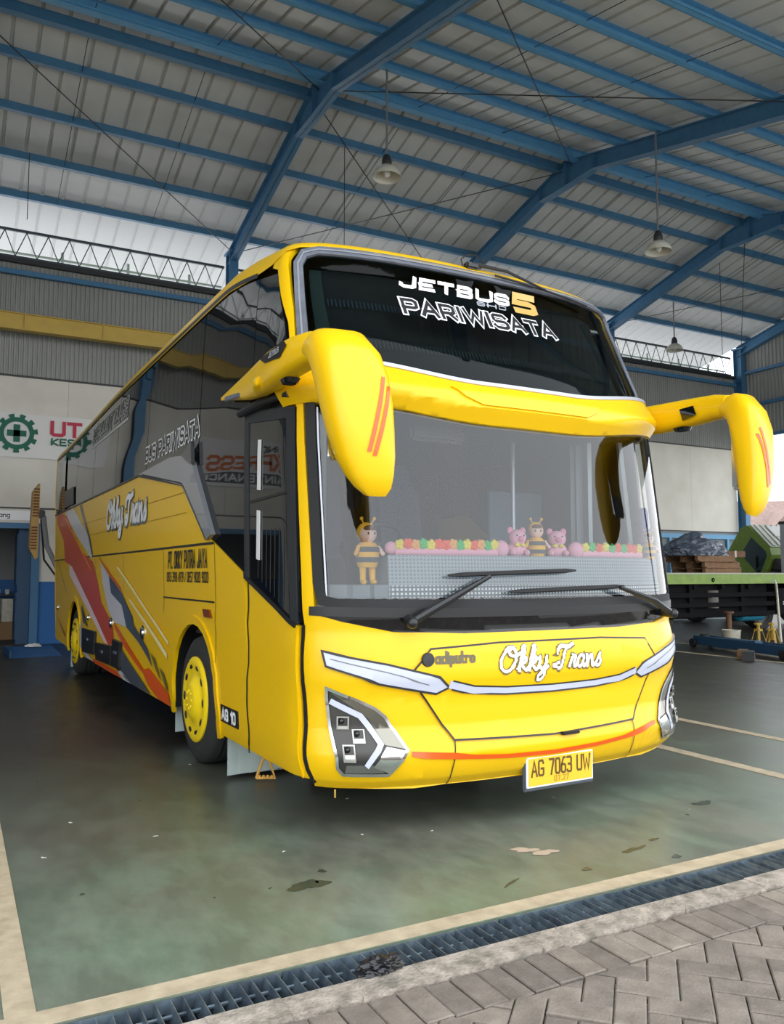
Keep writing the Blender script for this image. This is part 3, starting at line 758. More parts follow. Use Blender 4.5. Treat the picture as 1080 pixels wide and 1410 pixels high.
# dark seal behind the glazing and the panels
for k in (0, 1):
    q = [Sd(.30, 1.15), Sd(.42, 2.9), Sd(.72, 3.47), Sd(11.75, 3.50), Sd(11.2, 2.3), Sd(2.7, 2.1), Sd(1.9, 1.6), Sd(.5, 1.1)]
    patch('window_seal', mirror(q) if k else q, 'black', bus, -.012, .02, du=.5, dv=.3)
# panes
def pane(pts, r=False, m='sideglass', off=.004, name='side_window'):
    q = [Sd(*p) for p in pts]
    return patch(name, mirror(q) if r else q, m, bus, off, .012, du=.5, dv=.25)
wt = 3.515
cut = [1.055, 2.36, 4.25, 5.9, 7.5, 9.05, 10.3]
for r in (False, True):
    pane([(1.05, wt-.02), (.70, wt-.04), (.50, 3.1), (.40, 2.80), (.40, 2.66), (1.05, 2.66)], r)
    if not r:
        pane([(1.06, wt-.02), (2.35, wt), (2.35, 1.98), (1.9, 1.72), (1.12, 1.46), (1.12, 2.60), (1.06, 2.66)], r)
    else:
        pane([(1.06, wt-.02), (2.35, wt), (2.35, 1.98), (1.9, 1.72), (1.12, 1.46), (1.06, 1.6)], r)
        pane([(.34, 1.45), (.40, 2.62), (1.05, 2.62), (1.05, 1.45)], r, 'clearglass')
    for a, b in zip(cut[1:], cut[2:]):
        lo = [(b, 2.45), (a, 2.45)] if a > 4 else [(b, 2.45), (a, 2.0)]
        pane([(a + .008, wt), (b - .008, wt)] + [(lo[0][0] - .008, lo[0][1]), (lo[1][0] + .008, lo[1][1])], r)
    pane([(10.31, wt), (11.72, wt), (11.3, 2.5), (10.31, 2.45)], r)
# rear wrap-around window with its dark lower vent and divider strip
patch('rear_quarter_window', [Sd(10.45, 3.42), Sd(10.78, 3.42), Sd(10.35, 2.56), Sd(10.05, 2.56)], 'blackgloss', bus, .02, .01, du=.5)
patch('vent_grille', [Sd(9.2, 2.86), Sd(10.15, 2.86), Sd(10.1, 2.58), Sd(9.1, 2.58)], 'black', bus, .022, .01, du=.5)
band('window_edge_trim', [Sd(11.28, 2.53), Sd(4.53, 2.535), Sd(2.66, 2.26), Sd(1.93, 1.79)], .022, 'black', bus, .024)
band('roof_gutter', [Sd(11.8, wt+.02), Sd(6, wt+.02), Sd(2.4, wt+.025), Sd(1.1, wt+.01)], .035, 'black', bus, .016)

# --- roof
rb = bmesh.new()
us = [SF + LS - .0]; uu = []
a = -(SF+LS)
while a < SF+LS+.01:
    uu.append(a); a += .12 if abs(a) < SF+.5 else .45
uu[-1] = SF+LS
def vstart(u): return 3.665 if abs(u) < SF-.35 else 3.665 - .155*sst(SF-.35, SF+.35, abs(u))
rows = []
for j in range(13):
    row = []
    for u in uu:
        v0 = vstart(u); v = v0 + (3.5+RR_*math.pi/2 - v0)*min(1, j/8) if j <= 8 else 3.5+RR_*math.pi/2 + (j-8)/4*1.05
        row.append(rb.verts.new(PS(u, v, .014)))
    rows.append(row)
for A_, B_ in zip(rows, rows[1:]):
    for i in range(len(uu)-1): rb.faces.new((A_[i], A_[i+1], B_[i+1], B_[i]))
n = len(uu); last = rows[-1]
for i in range(n//2): 
    try: rb.faces.new((last[i], last[i+1], last[n-2-i], last[n-1-i]))
    except ValueError: pass
part('roof', rb, 'yellow', bus, smooth=60)
# front pillars from the door up to the roof
for k in (0, 1):
    q = SL_((.115, 1.18), (.285, 2.55)) + [Sd(.36, 2.8), Sd(.46, 3.1), Sd(.70, 3.50), Sd(.80, 3.53), Sd(.80, 3.72), F(-1.25, 3.78), F(-1.32, 3.69), F(-1.395, 3.57), F(-1.42, 3.2), F(-1.452, 2.75), F(-1.440, 2.55), F(-1.437, 1.20)]
    patch('windscreen_pillar', mirror(q) if k else q, 'yellow', bus, .010, .035, du=.06, dv=.15)

# --- front mask: bumper and nose
low_edge = SL_((.12, 1.29), (.075, .33))[1:] + [F(-1.40, .285), F(-.9, .262), F(-.70, .272), F(0, .268), F(.70, .272), F(.9, .262), F(1.40, .285)] + mirror(SL_((.075, .33), (.12, 1.29)))[:-1]
top_edge = [('r', .12, 1.29), F(1.44, 1.27), F(1.32, 1.225), F(1.05, 1.165), F(.62, 1.145), F(0, 1.145), F(-.62, 1.145), F(-1.05, 1.165), F(-1.32, 1.225), F(-1.44, 1.27), Sd(.12, 1.29)]
mask = patch('front_bumper', low_edge + top_edge, 'yellow', bus, .012, .04, du=.06, dv=.08)
hood = [F(-.955, .94), F(-.85, 1.06), F(-.40, 1.083), F(.40, 1.083), F(.85, 1.06), F(.955, .94), F(.90, .82), F(.705, .535), F(0, .512), F(-.705, .535), F(-.90, .82)]
patch('front_hood', hood, 'yellow', bus, .022, .02, du=.06, dv=.08)
band('hood_seam', hood + [hood[0]], .011, 'black', bus, .0235)
for s in (-1, 1): band('bumper_seam', [F(s*.70, .54), F(s*.705, .275)], .007, 'black', bus, .019)
part('hood_latch', B().box(PS(0.12, .508, .03), (.14, .03, .02), bev=.006), 'black', bus)
band('bumper_stripe', [F(-.95, .475), F(-.70, .452), F(-.35, .425), F(0, .415), F(.35, .425), F(.70, .452), F(.93, .49)], .026, 'orange', bus, .021, 'orange stripe')
# gloss black valance under the windscreen
val = [F(-1.43, 1.262), F(-1.32, 1.215), F(-1.05, 1.155), F(-.62, 1.135), F(0, 1.135), F(.62, 1.135), F(1.05, 1.155), F(1.32, 1.215), F(1.43, 1.262), F(1.43, 1.36), F(-1.43, 1.36)]
patch('windscreen_valance', val, 'blackgloss', bus, .0, .03, du=.07, dv=.08)

# --- lights
def c7(x): return x
for s in (-1, 1):
    X = lambda pts: [F(s*-x if False else (x if s < 0 else -x), z) for x, z in pts]
    L0 = [(-1.386, .855), (-1.256, .794), (-1.149, .735), (-1.10, .69), (-.985, .498), (-1.08, .371), (-1.307, .375), (-1.335, .412)]
    hl = patch('headlight', X(L0), 'lampdark', bus, .018, .03, du=.04, dv=.05)
    band('bezel', X(L0 + [L0[0]]), .017, 'chrome', hl, .026, 'chrome rim')
    patch('reflector', X([(-1.371, .834), (-1.256, .786), (-1.149, .73), (-1.105, .687), (-1.0, .505), (-1.104, .53), (-1.184, .678), (-1.278, .757)]), mat('lamp_facet', '#8d8a80', .15, .9), hl, .024, .004, du=.05, dv=.06)
    patch('reflector', X([(-.995, .495), (-1.080, .383), (-1.165, .42), (-1.1, .52)]), 'chrome', hl, .026, .004, 'bright chrome facet', du=.05, dv=.06)
    patch('reflector', X([(-1.30, .43), (-1.17, .43), (-1.10, .385), (-1.30, .385)]), mat('lamp_facet2', '#a7a7a5', .2, .9), hl, .024, .004, du=.05, dv=.06)
    band('light_bar', X([(-1.352, .772), (-1.224, .698), (-1.19, .65), (-1.126, .535), (-1.145, .50), (-1.194, .437)]), .032, 'led', hl, .030, 'pale LED strip')
    for (x, z) in ((-1.305, .655), (-1.236, .580), (-1.288, .494)):
        x = x if s < 0 else -x; u = toU('f', x, z)
        fr = bmesh.new()
        qs = [('u', u-.030, z-.036), ('u', u+.030, z-.036), ('u', u+.030, z+.036), ('u', u-.030, z+.036)]
        band('projector', qs + [qs[0]], .008, mat('lamp_frame', '#b4b2ac', .35, .7), hl, .034, 'chrome framed lamp')
        patch('lens', [('u', u-.026, z-.032), ('u', u+.026, z-.032), ('u', u+.026, z-.014), ('u', u-.026, z-.014)], mat('lamp_shelf', '#c9c7c2', .35, .6), hl, .032, .003, du=.5, dv=.5)
        part('lens', B().ball(PS(u-.01, z+.012, .022), .018, 10), 'blackgloss', hl)
    bar = [(-1.405, 1.055), (-1.10, .985), (-.80, .905), (-.735, .85), (-.81, .815), (-1.14, .882), (-1.392, .975)]
    wb_ = patch('wing_light', X(bar), 'led', bus, .026, .02, du=.05, dv=.08)
    band('edge_trim', X(bar + [bar[0]]), .012, 'darkgrey', wb_, .028)
    band('lamp_line', X([(-1.37, 1.015), (-1.1, .94), (-.86, .87)]), .006, 'grey', wb_, .0275)
cen = [(-.715, .862), (-.57, .825), (-.35, .808), (0, .802), (.35, .808), (.57, .825), (.715, .862)]
cb_ = band('chin_light', [F(*p) for p in cen], .044, 'led', bus, .030, th=.012)
for d in (-.026, .026): band('edge_trim', [F(x, z + d) for x, z in cen], .010, 'darkgrey', cb_, .031)

# --- number plate
pl = bpy.data.objects.new('number_plate', None); COL.objects.link(pl); pl.parent = bus
pc = PS(toU('f', .055, .325), .325, .045); pl.location = pc; pl.scale = (.93, 1, .96); pl['label'] = 'yellow number plate'
part('plate_holder', B().box((0, .012, -.004), (.60, .02, .225), bev=.006), mat('plate_holder', '#4a515a', .5), pl)
part('plate_frame', B().box((0, -.004, .004), (.572, .012, .195), bev=.004), 'white', pl)
part('plate_face', B().box((0, -.012, .004), (.545, .006, .170), bev=.002), mat('plate_yellow', '#f2bb2c', .45), pl)
pf = lambda x, z: (lambda a, b, o: Vector((x + a, -.0155 - o, z + b)))
text_on('number', layout('AG 7063 UW', .092, .50, gap=.24), .014, pf(-.25, -.020), mat('plate_ink', '#5a4410', .6), pl, .001)
text_on('number', layout('07.27', .030, .12, gap=.3), .006, pf(-.06, -.066), mat('plate_ink2', '#a8842a', .6), pl, .001)

# --- brow band above the windscreen
def brow_off(u, v):
    t = (v-brow_lo(u))/max(.05, brow_hi(u)-brow_lo(u)); t = min(1, max(0, t))
    w = 1-.55*sst(SF-.35, SF+.3, abs(u))
    return .02 + w*(.075*min(1, t/.35)*(1-.65*max(0, (t-.35)/.65)))
def brow_lo(u): return 2.435 + .10*sst(.3, 1.45, abs(u))
def brow_hi(u): return 2.675 + .115*sst(.35, 1.45, abs(u))
UB = toU('s', .42, 2.65); nb = 48
bl = [('u', UB + 2*abs(UB)*i/nb, brow_lo(UB + 2*abs(UB)*i/nb)) for i in range(nb+1)]
bh = [('u', UB + 2*abs(UB)*i/nb, brow_hi(UB + 2*abs(UB)*i/nb)) for i in range(nb+1)]
brow = patch('brow_panel', bl + bh[::-1], 'yellow', bus, brow_off, .07, du=.07, dv=.035, smooth=50)
band('brow_trim', [('u', UB*.93 + 2*abs(UB)*.93*i/nb, brow_hi(UB*.93 + 2*abs(UB)*.93*i/nb) + .012) for i in range(nb+1)], .024, 'silver', brow, .056, 'silver strip', th=.03)
# raised chevron pressed into the brow
bw1 = [F(-.55, 2.60), F(-.40, 2.545), F(.40, 2.545), F(.55, 2.60)]
patch('brow_crease', [F(-.62, 2.625), F(-.42, 2.535), F(.42, 2.535), F(.62, 2.625)], 'yellow', brow, lambda u, v: brow_off(u, v)+.012, .03, du=.06, dv=.03)

# --- lower windscreen
UW = toU('f', 1.44, 1.9)
glass = patch('windscreen', [F(-1.43, 1.33), F(1.43, 1.33), F(1.435, 2.56), F(-1.435, 2.56)], 'clearglass', bus, .0, 0, du=.06, dv=.15, smooth=0)
for p in glass.data.polygons: p.use_smooth = True
gs = [F(-1.412, 2.60), F(-1.418, 1.45), F(-1.405, 1.345), F(-1.34, 1.325), F(-.8, 1.318), F(0, 1.315), F(.8, 1.318), F(1.34, 1.325), F(1.405, 1.345), F(1.418, 1.45), F(1.412, 2.60)]
band('windscreen_rubber', gs, .062, 'rubber', bus, .014, th=.03)
band('windscreen_rubber', [F(-1.44, 1.285), F(-.8, 1.272), F(0, 1.270), F(.8, 1.272), F(1.44, 1.285)], .05, 'black', bus, .018, th=.03)
for s in (-1, 1): band('windscreen_glint', [F(s*1.385, 1.37), F(s*1.383, 2.5)], .010, 'silver', bus, .008)  # silver strips painting the bright reflection along the glass edges

# --- upper windscreen
ug = [F(-1.415, 2.78), F(-1.36, 3.50), F(-1.32, 3.59), F(-1.2, 3.625), F(0, 3.64), F(1.2, 3.625), F(1.32, 3.59), F(1.36, 3.50), F(1.415, 2.78), F(.8, 2.71), F(0, 2.67), F(-.8, 2.71)]
patch('upper_windscreen', ug, 'upglass', bus, .0, 0, du=.07, dv=.1)
fr_ = [F(-1.425, 2.74), F(-1.405, 3.0), F(-1.372, 3.36), F(-1.355, 3.52), F(-1.315, 3.60), F(-1.22, 3.638), F(-.8, 3.645), F(0, 3.65), F(.8, 3.645), F(1.22, 3.638), F(1.315, 3.60), F(1.355, 3.52), F(1.372, 3.36), F(1.405, 3.0), F(1.425, 2.74)]
fo = band('upper_windscreen_frame', fr_, .080, 'greyrubber', bus, .016, th=.03)
band('rubber_groove', fr_, .014, mat('groove_pale', '#8c9099', .4), fo, .0175)
# dark liner and fringed pelmets just behind the upper glass
ul = patch('upper_liner', [F(-1.36, 2.72), F(-1.30, 3.58), F(1.30, 3.58), F(1.36, 2.72)], mat('upper_liner', (.012, .014, .015), .6), bus, -.12, .02, du=.1, dv=.2)
for zc, m_ in ((3.32, 'fringe_blue'), (3.02, 'fringe_grey')):
    fb = B(); mm = mat(m_, '#3f566b' if m_ == 'fringe_blue' else '#4a5052', .8)
    k = -1.22
    while k < 1.2:
        u = toU('f', k, zc)
        fb.faces([PS(u, zc-.028, -.10), PS(u+.012, zc-.028, -.10), PS(u+.012, zc+.028, -.10), PS(u, zc+.028, -.10)], [(0, 1, 2, 3)]); k += .028
    f_ = part('pelmet_fringe', fb, mm, bus, smooth=0, norm=False)
patch('side_curtain', [F(-1.36, 2.78), F(-1.30, 3.52), F(-1.22, 3.52), F(-1.26, 2.78)], mat('curtain_green', '#3d524e', .8), bus, -.08, .01)

# --- lettering on the upper glass
def ffn(x0, z0): return lambda a, b, o: PS(toU('f', x0 + a, z0 + b), z0 + b, o)
jet = layout('JETBUS', .080, .87, shear=.30, gap=.24)
text_on('lettering', jet, .029, ffn(-.705, 3.428), 'white', bus, .005)
text_on('lettering', layout('5', .135, .17, shear=.1), .052, ffn(.235, 3.398), 'gold', bus, .006, label='gold number')
text_on('lettering', layout('SHD', .030, .24, shear=.3, gap=.25), .009, ffn(-.12, 3.372), 'silver', bus, .006)
pw_ = layout('PARIWISATA', .105, 1.245, gap=.22)
text_on('lettering', pw_, .044, ffn(-.74, 3.205), 'white', bus, .005)
text_on('lettering', pw_, .024, ffn(-.74, 3.205), 'black', bus, .0075)

# --- script and badge on the nose
ok = layout('Okky Trans', .135, .80, shear=.12, gap=.03, font=SCRIPT)
text_on('script_lettering', ok, .032, ffn(-.41, .917), mat('script_shadow', '#6f5f2a', .5), bus, .0255)
text_on('script_lettering', ok, .019, ffn(-.41, .918), 'white', bus, .028)
ub = toU('f', -.865, 1.005)
bd = part('maker_badge', B().lathe([(0, -.006), (.038, -.004), (.042, .004), (.042, .012)], (0, 0, 0), 'Y', 24), 'darkgrey', bus)
bd.location = PS(ub, 1.005, .026)
text_on('lettering', layout('adiputro', .055, .24, gap=.2), .015, ffn(-.82, .985), mat('badge_grey', '#6b6552', .35, .6), bus, .026)

# --- wipers
def sfp(x, z, o): return PS(toU('f', x, z), z, o)
def wiper(base, elbow, tip0, tip1, par):
    w_ = bpy.data.objects.new('windscreen_wiper', None); COL.objects.link(w_); w_.parent = par
    part('arm', B().tube([sfp(*base, .07), sfp(base[0]*.55+elbow[0]*.45, base[1]*.55+elbow[1]*.45, .085), sfp(*elbow, .075)], [.026, .022, .014], 8), 'black', w_)
    part('pivot', B().tube([sfp(base[0], base[1], .0), sfp(base[0], base[1], .085)], .035, 12).ball(sfp(base[0], base[1], .085), .035, 12), 'black', w_)
    n = 12; pts = [sfp(tip0[0]+(tip1[0]-tip0[0])*i/n, tip0[1]+(tip1[1]-tip0[1])*i/n, .045+.012*math.sin(math.pi*i/n)) for i in range(n+1)]
    part('blade', B().tube(pts, [.006]+[.014]*(n-1)+[.006], 6), 'rubber', w_)
    return w_
wiper((-.965, 1.235), (-.47, 1.475), (-.73, 1.485), (.205, 1.515), bus)
wiper((1.16, 1.235), (.56, 1.40), (-.32, 1.385), (.64, 1.412), bus)
# roof wiper parked across the top glass
w3 = bpy.data.objects.new('windscreen_wiper', None); COL.objects.link(w3); w3.parent = bus
part('arm', B().tube([PS(-.06, 3.735, .05), PS(.25, 3.70, .06), PS(.58, 3.60, .05)], [.016, .012, .008], 8), 'black', w3)
part('pivot', B().box(PS(-.06, 3.735, .03), (.11, .06, .05), bev=.012), 'black', w3)
part('blade', B().tube([PS(toU('f', .1+.9*i/10, 3.65-.075*i/10), 3.65-.075*i/10, .035) for i in range(11)], .009, 6), 'rubber', w3)
part('wire_loop', B().tube([PS(-.14, 3.735, .02), PS(-.17, 3.74, .06), PS(-.13, 3.745, .10), PS(-.04, 3.745, .11), PS(.05, 3.735, .07)], .005, 6), 'black', w3)

# --- door
dl = [Sd(1.0, .33), Sd(1.0, 1.465)] + SL_((.16, 1.19), (.105, .33))
door = patch('entry_door', dl, 'yellow', bus, .012, .03, du=.1, dv=.15)
band('door_gap', [Sd(1.0, .32), Sd(1.0, .8), Sd(1.005, 1.47), Sd(1.09, 1.50)], .028, 'black', bus, .014)
band('door_gap', SL_((.085, .32), (.125, 1.19)), .026, 'black', bus, .016)
band('door_edge', SL_((.135, .34), (.175, 1.17)), .010, 'yellow', door, .022, th=.01)
dw = [Sd(1.04, 1.49), Sd(1.08, 2.60)] + SL_((.275, 2.52), (.135, 1.21))
patch('door_window', dw, 'sideglass', door, .012, .012, du=.08, dv=.25)
fr2 = [Sd(1.03, 1.50), Sd(1.08, 2.58)] + SL_((.32, 2.49), (.20, 1.24))
band('door_frame', fr2, .075, mat('door_frame_grey', '#2b2d30', .45), door, .020, th=.02)
band('door_frame', [Sd(1.06, 1.48), Sd(.20, 1.20)], .03, 'black', door, .022, th=.02)
band('door_crossbar', [Sd(.98, 1.985), Sd(.26, 2.0)], .018, 'black', door, .018)
for z0, z1 in ((1.62, 2.0+.24-.35), (2.08, 2.36)):
    band('grab_handle', [Sd(.80, z0), Sd(.80, z1)], .055, 'gwhite', door, .022, 'white vertical handle', th=.006)
part('drip_rail', B().tube([PS(toU('s', 1.16, 2.62), 2.62, .04), PS(toU('s', .7, 2.6), 2.62, .05), PS(toU('s', .30, 2.58), 2.60, .05)], .028, 8), 'black', door)
# pleated inner door panel seen through the lower door glass
for i in range(7):
    band('door_rib', [Sd(.36+i*.075, 1.30+.03*i), Sd(.36+i*.075, 1.78)], .012, mat('door_rib_grey', '#3a3b3b', .6), door, .0135)

# --- side seams, flaps, markers
seam = .0155
band('belt_seam', [Sd(11.1, 1.73), Sd(1.80, 1.735)], .020, 'black', bus, seam)
for pth in ([Sd(3.36, 1.72), Sd(3.30, 1.15)], [Sd(1.78, 1.74), Sd(1.72, .34)], [Sd(5.2, 1.73), Sd(5.15, 1.25)], [Sd(7.0, 1.73), Sd(6.9, 1.3)]): band('panel_seam', pth, .009, mat('seam_brown', '#6b5206', .5), bus, seam)
band('panel_seam', [Sd(3.32, 1.285), Sd(1.76, 1.285)], .014, 'black', bus, seam)
band('panel_seam', [Sd(10.75, 1.72), Sd(9.55, 1.20)], .014, 'black', bus, seam)
for z in (2.20, 2.02): band('panel_seam', [Sd(9.9, z+.01), Sd(2.6, z)], .008, mat('seam_gold', '#b58c05', .5), bus, seam)
patch('side_reflector', [Sd(2.02, 1.225), Sd(1.85, 1.225), Sd(1.80, 1.165), Sd(1.98, 1.165)], mat('amber_reflector', '#7a3a12', .25), bus, .03, .015)
for (y, z, r) in ((10.48, .94, .05), (7.41, .91, .05), (5.80, .92, .065), (4.12, .91, .075)):
    u = toU('s', y, z); mk = part('side_marker_light', B().lathe([(.0, -.03), (r*.6, -.026), (r*.75, -.012), (r, -.01), (r, .01)], (0, 0, 0), 'X', 20), 'chrome', bus)
    mk.location = PS(u, z, .012)
# silver fin over the window line
fin = [Sd(4.40, 2.535), Sd(3.09, 2.555), Sd(2.52, 2.50), Sd(2.36, 2.42), Sd(1.78, 1.80), Sd(1.92, 1.76), Sd(2.66, 2.26), Sd(4.2, 2.51)]
patch('side_fin', fin, mat('fin_silver', '#a3a6ab', .25, .5, coat=.5), bus, .045, .04, du=.2, dv=.1, smooth=30)
patch('side_fin', [Sd(2.66, 2.51), Sd(2.38, 2.60), Sd(2.33, 2.40), Sd(2.42, 2.42)], 'blackgloss', bus, .055, .03, 'dark tip of the fin')
band('fin_edge', [Sd(4.2, 2.51), Sd(2.66, 2.275), Sd(2.56, 2.22), Sd(1.92, 1.77)], .014, 'darkgrey', bus, .047)

# --- livery: vinyl shapes on the rear flank
LV = [
 ('coral', [(10.45, 2.51), (9.75, 2.43), (8.63, 1.95), (8.0, 1.79), (7.2, 1.66), (6.81, 1.41), (6.49, 1.14), (5.96, .98), (5.7, .88), (5.59, .71), (5.91, .65), (6.49, .76), (7.6, 1.11), (8.48, 1.4), (9.3, 1.64), (9.82, 1.69), (10.07, 2.05), (10.69, 2.28), (10.95, 2.38), (10.98, 2.51)]),
 ('paleg', [(10.05, 2.51), (9.06, 2.50), (7.5, 1.98), (7.21, 1.76), (7.32, 1.70), (8.68, 2.07)]),
 ('slate', [(8.54, 2.51), (8.35, 2.51), (7.47, 2.0), (7.21, 1.76), (7.31, 1.76), (7.6, 2.0)]),
 ('amberv', [(10.12, 2.44), (9.88, 2.40), (7.3, 1.56), (7.4, 1.56)]),
 ('pinkv', [(9.3, 1.64), (9.05, 1.61), (5.96, .66), (6.21, .66), (9.1, 1.44), (9.3, 1.49)]),
 ('paleg', [(6.62, 1.65), (6.02, 1.48), (5.85, 1.27), (5.2, 1.15), (4.92, .92), (5.62, .94), (5.96, 1.05), (6.42, 1.38)]),
 ('slate', [(6.02, 1.48), (5.22, 1.29), (4.62, 1.05), (4.54, .96), (3.89, .77), (3.68, .61), (3.88, .68), (4.3, .8), (4.92, .92), (5.2, 1.15), (5.85, 1.27)]),
 ('coral', [(6.77, 1.72), (6.66, 1.70), (5.29, 1.34), (5.21, 1.28), (6.02, 1.50), (6.62, 1.67)]),
 ('orange', [(5.62, .94), (4.9, .76), (4.07, .56), (4.13, .52), (4.98, .7), (5.56, .87)]),
 ('orange', [(4.13, .54), (3.81, .59), (3.06, .44), (3.04, .335), (3.47, .34), (3.85, .42)]),
 ('slate', [(5.14, .67), (4.72, .57), (4.05, .42), (3.78, .35), (4.7, .345), (5.37, .41), (5.21, .53)]),
 ('paleg', [(5.37, .4), (5.16, .43), (4.7, .345), (5.1, .345)]),
 ('orange', [(7.0, .40), (5.46, .40), (5.1, .35), (5.72, .345), (6.87, .355)]),
 ('paleg', [(7.81, .42), (7.36, .43), (6.93, .365), (7.48, .365)]),
 ('cream', [(5.54, 1.58), (5.38, 1.57), (3.08, .90), (3.07, .86)]),
 ('cream', [(4.84, 1.23), (4.68, 1.22), (3.11, .79), (3.11, .74)]),
 ('olive', [(3.76, .74), (3.56, .70), (3.28, .51), (3.49, .59)]),
 ('olive', [(3.38, .64), (3.21, .60), (3.06, .49), (3.10, .45)]),
 ('slate', [(8.0, 1.03), (7.95, 1.06), (7.56, .84), (7.42, .78), (7.82, .83)]),
 ('paleg', [(8.08, .75), (7.95, .85), (7.86, .67), (7.82, .44), (8.02, .48), (8.05, .65)]),
 ('maroon', [(10.80, .86), (10.70, .83), (9.49, .55), (9.48, .50)]),
]
for i, (m_, P) in enumerate(LV): patch('livery_stripe', [Sd(*p) for p in P], m_, bus, .0165 + .0006*i, 0, du=.25, dv=.2, smooth=0)
for P in ([(7.75, .75), (6.77, .76), (6.78, .47), (7.72, .43)], [(6.69, .63), (5.67, .66), (5.66, .44), (6.64, .42)], [(5.55, .75), (5.13, .74), (5.16, .44), (5.6, .44)]):
    bx_ = patch('service_flap', [Sd(*p) for p in P], 'black', bus, .05, .04, du=.5)
    y0 = (P[0][0]+P[1][0])/2; z0 = (P[0][1]+P[2][1])/2
    part('latch', B().box(PS(toU('s', y0, z0+.02), z0+.02, .055), (.02, .12, .03), bev=.004), 'steel', bx_)

def sfn_(y0, z0): return lambda a, b, o: PS(toU('s', y0 - a, z0 + b), z0 + b, o)
sc2 = layout('Okky Trans', .30, 2.2, shear=.08, gap=.03, font=SCRIPT)
text_on('script_lettering', sc2, .105, sfn_(6.25, 2.06), 'slate', bus, .018, sub=.3)
text_on('script_lettering', sc2, .065, sfn_(6.25, 2.065), 'white', bus, .021, sub=.3)
text_on('lettering', layout('PT. OKKY PUTRA JAYA', .135, 1.20, gap=.22), .021, sfn_(3.16, 1.555), 'black', bus, .017, sub=.3)
text_on('lettering', layout('0813 3918 4979 / 0857 9020 9020', .075, 1.28, gap=.2), .012, sfn_(3.20, 1.435), 'black', bus, .017, sub=.3)
ag = patch('fleet_number_plate', [Sd(1.56, .555), Sd(1.17, .555), Sd(1.17, .435), Sd(1.56, .435)], 'black', bus, .018, .008)
text_on('lettering', layout('AG 10', .066, .30, gap=.22), .022, sfn_(1.515, .462), 'white', ag, .021, sub=.3)
# outlined lettering on the side glass
bp = layout('BUS PARIWISATA', .125, 1.95, gap=.22)
def slope(fn0, y0, z0, k): return lambda a, b, o: PS(toU('s', y0-a, z0+b+k*a), z0+b+k*a, o)
text_on('lettering', bp, .058, slope(0, 4.25, 2.655, .0), 'white', bus, .008, sub=.3)
text_on('lettering', bp, .028, slope(0, 4.25, 2.655, .0), 'black', bus, .0105, sub=.3)
ex = layout('EXCELLENT CLASS', .13, 2.4, gap=.25)
text_on('lettering', ex, .05, slope(0, 7.8, 3.27, .0), mat('faded_white', '#b9b9b7', .5), bus, .008, sub=.3)
text_on('lettering', ex, .022, slope(0, 7.8, 3.27, .0), 'black', bus, .0105, sub=.3)
band('window_stripe', [Sd(7.85, 3.22), Sd(5.35, 3.22)], .025, mat('faded_white2', '#b9b9b7', .5), bus, .008)

# --- wheels
def wheel(y, side, rear=False):
    s = side; xo = s*(1.475 if not rear else 1.44)
    w_ = bpy.data.objects.new('wheel', None); COL.objects.link(w_); w_.parent = bus; w_.location = (xo, y, .5)
    prof_ = [(.31, -.02), (.36, -.035), (.44, -.03), (.485, -.005), (.5, .03), (.5, .13), (.5, .25), (.485, .28), (.44, .30), (.31, .29)]
    t = B().lathe([(r, -s*h) for r, h in prof_], (0, 0, 0), 'X', 48, closed=True)
    part('tyre', t, 'tyre', w_)
    gr = B()
    for h in (.08, .14, .20): gr.lathe([(.501, -s*(h-.008)), (.501, -s*(h+.008))], (0, 0, 0), 'X', 40)
    part('tread_groove', gr, 'black', w_)
    if rear:
        t2 = B().lathe([(r, -s*(h+.33)) for r, h in prof_], (0, 0, 0), 'X', 48, closed=True); part('tyre', t2, 'tyre', w_)
    cov = [(0, -.085), (.10, -.085), (.14, -.075), (.17, -.05), (.21, -.035), (.27, -.05), (.315, -.052), (.335, -.04), (.338, -.015), (.32, 0)]
    wc = part('wheel_cover', B().lathe([(max(r, .001), s*-h) for r, h in cov], (0, 0, 0), 'X', 48), 'wheelyellow', w_)
    for k in range(10):
        a = 2*math.pi*(k+.5)/10; rot = Matrix.Rotation(a, 3, 'X'); c_ = rot @ Vector((s*.046, 0, .262))
        part('vent_slot', B().ball(c_, (.012, .040, .018), 10, rot), 'black', w_)
    for k in range(8):
        a = 2*math.pi*k/8; rot = Matrix.Rotation(a, 3, 'X'); c_ = rot @ Vector((s*.086, 0, .07))
        part('wheel_bolt', B().ball(c_, (.008, .011, .011), 8), 'wheelyellow', w_)
    return w_
for y, rr_ in ((2.24, False), (8.78, True)):
    for s in (-1, 1):
        wheel(y, s, rr_)
        wl = B()
        A = arch(y+.02, .66, 1.13, .34, 12); pr = []
        wl.loft([[(s*x, a, z) for a, z in A] + [(s*x, a, z+.03) for a, z in A[::-1]] for x in (1.49, .85)])
        wl.prism([(s*.85, a, z) for a, z in A], (s*-.02, 0, 0))
        part('wheel_well', wl, 'black', bus)
ax_ = B().tube([(-1.0, 2.24, .5), (1.0, 2.24, .5)], .07, 10).tube([(-1.0, 8.78, .5), (1.0, 8.78, .5)], .1, 12).ball((0, 8.78, .5), .22, 14)
part('axle', ax_, 'black', bus)
part('underfloor', B().bx(-1.44, 1.44, .45, 10.6, .56, .62), 'black', bus)
part('chassis_rail', B().bx(-.5, -.38, .6, 10.4, .38, .58), 'black', bus); part('chassis_rail', B().bx(.38, .5, .6, 10.4, .38, .58), 'black', bus)
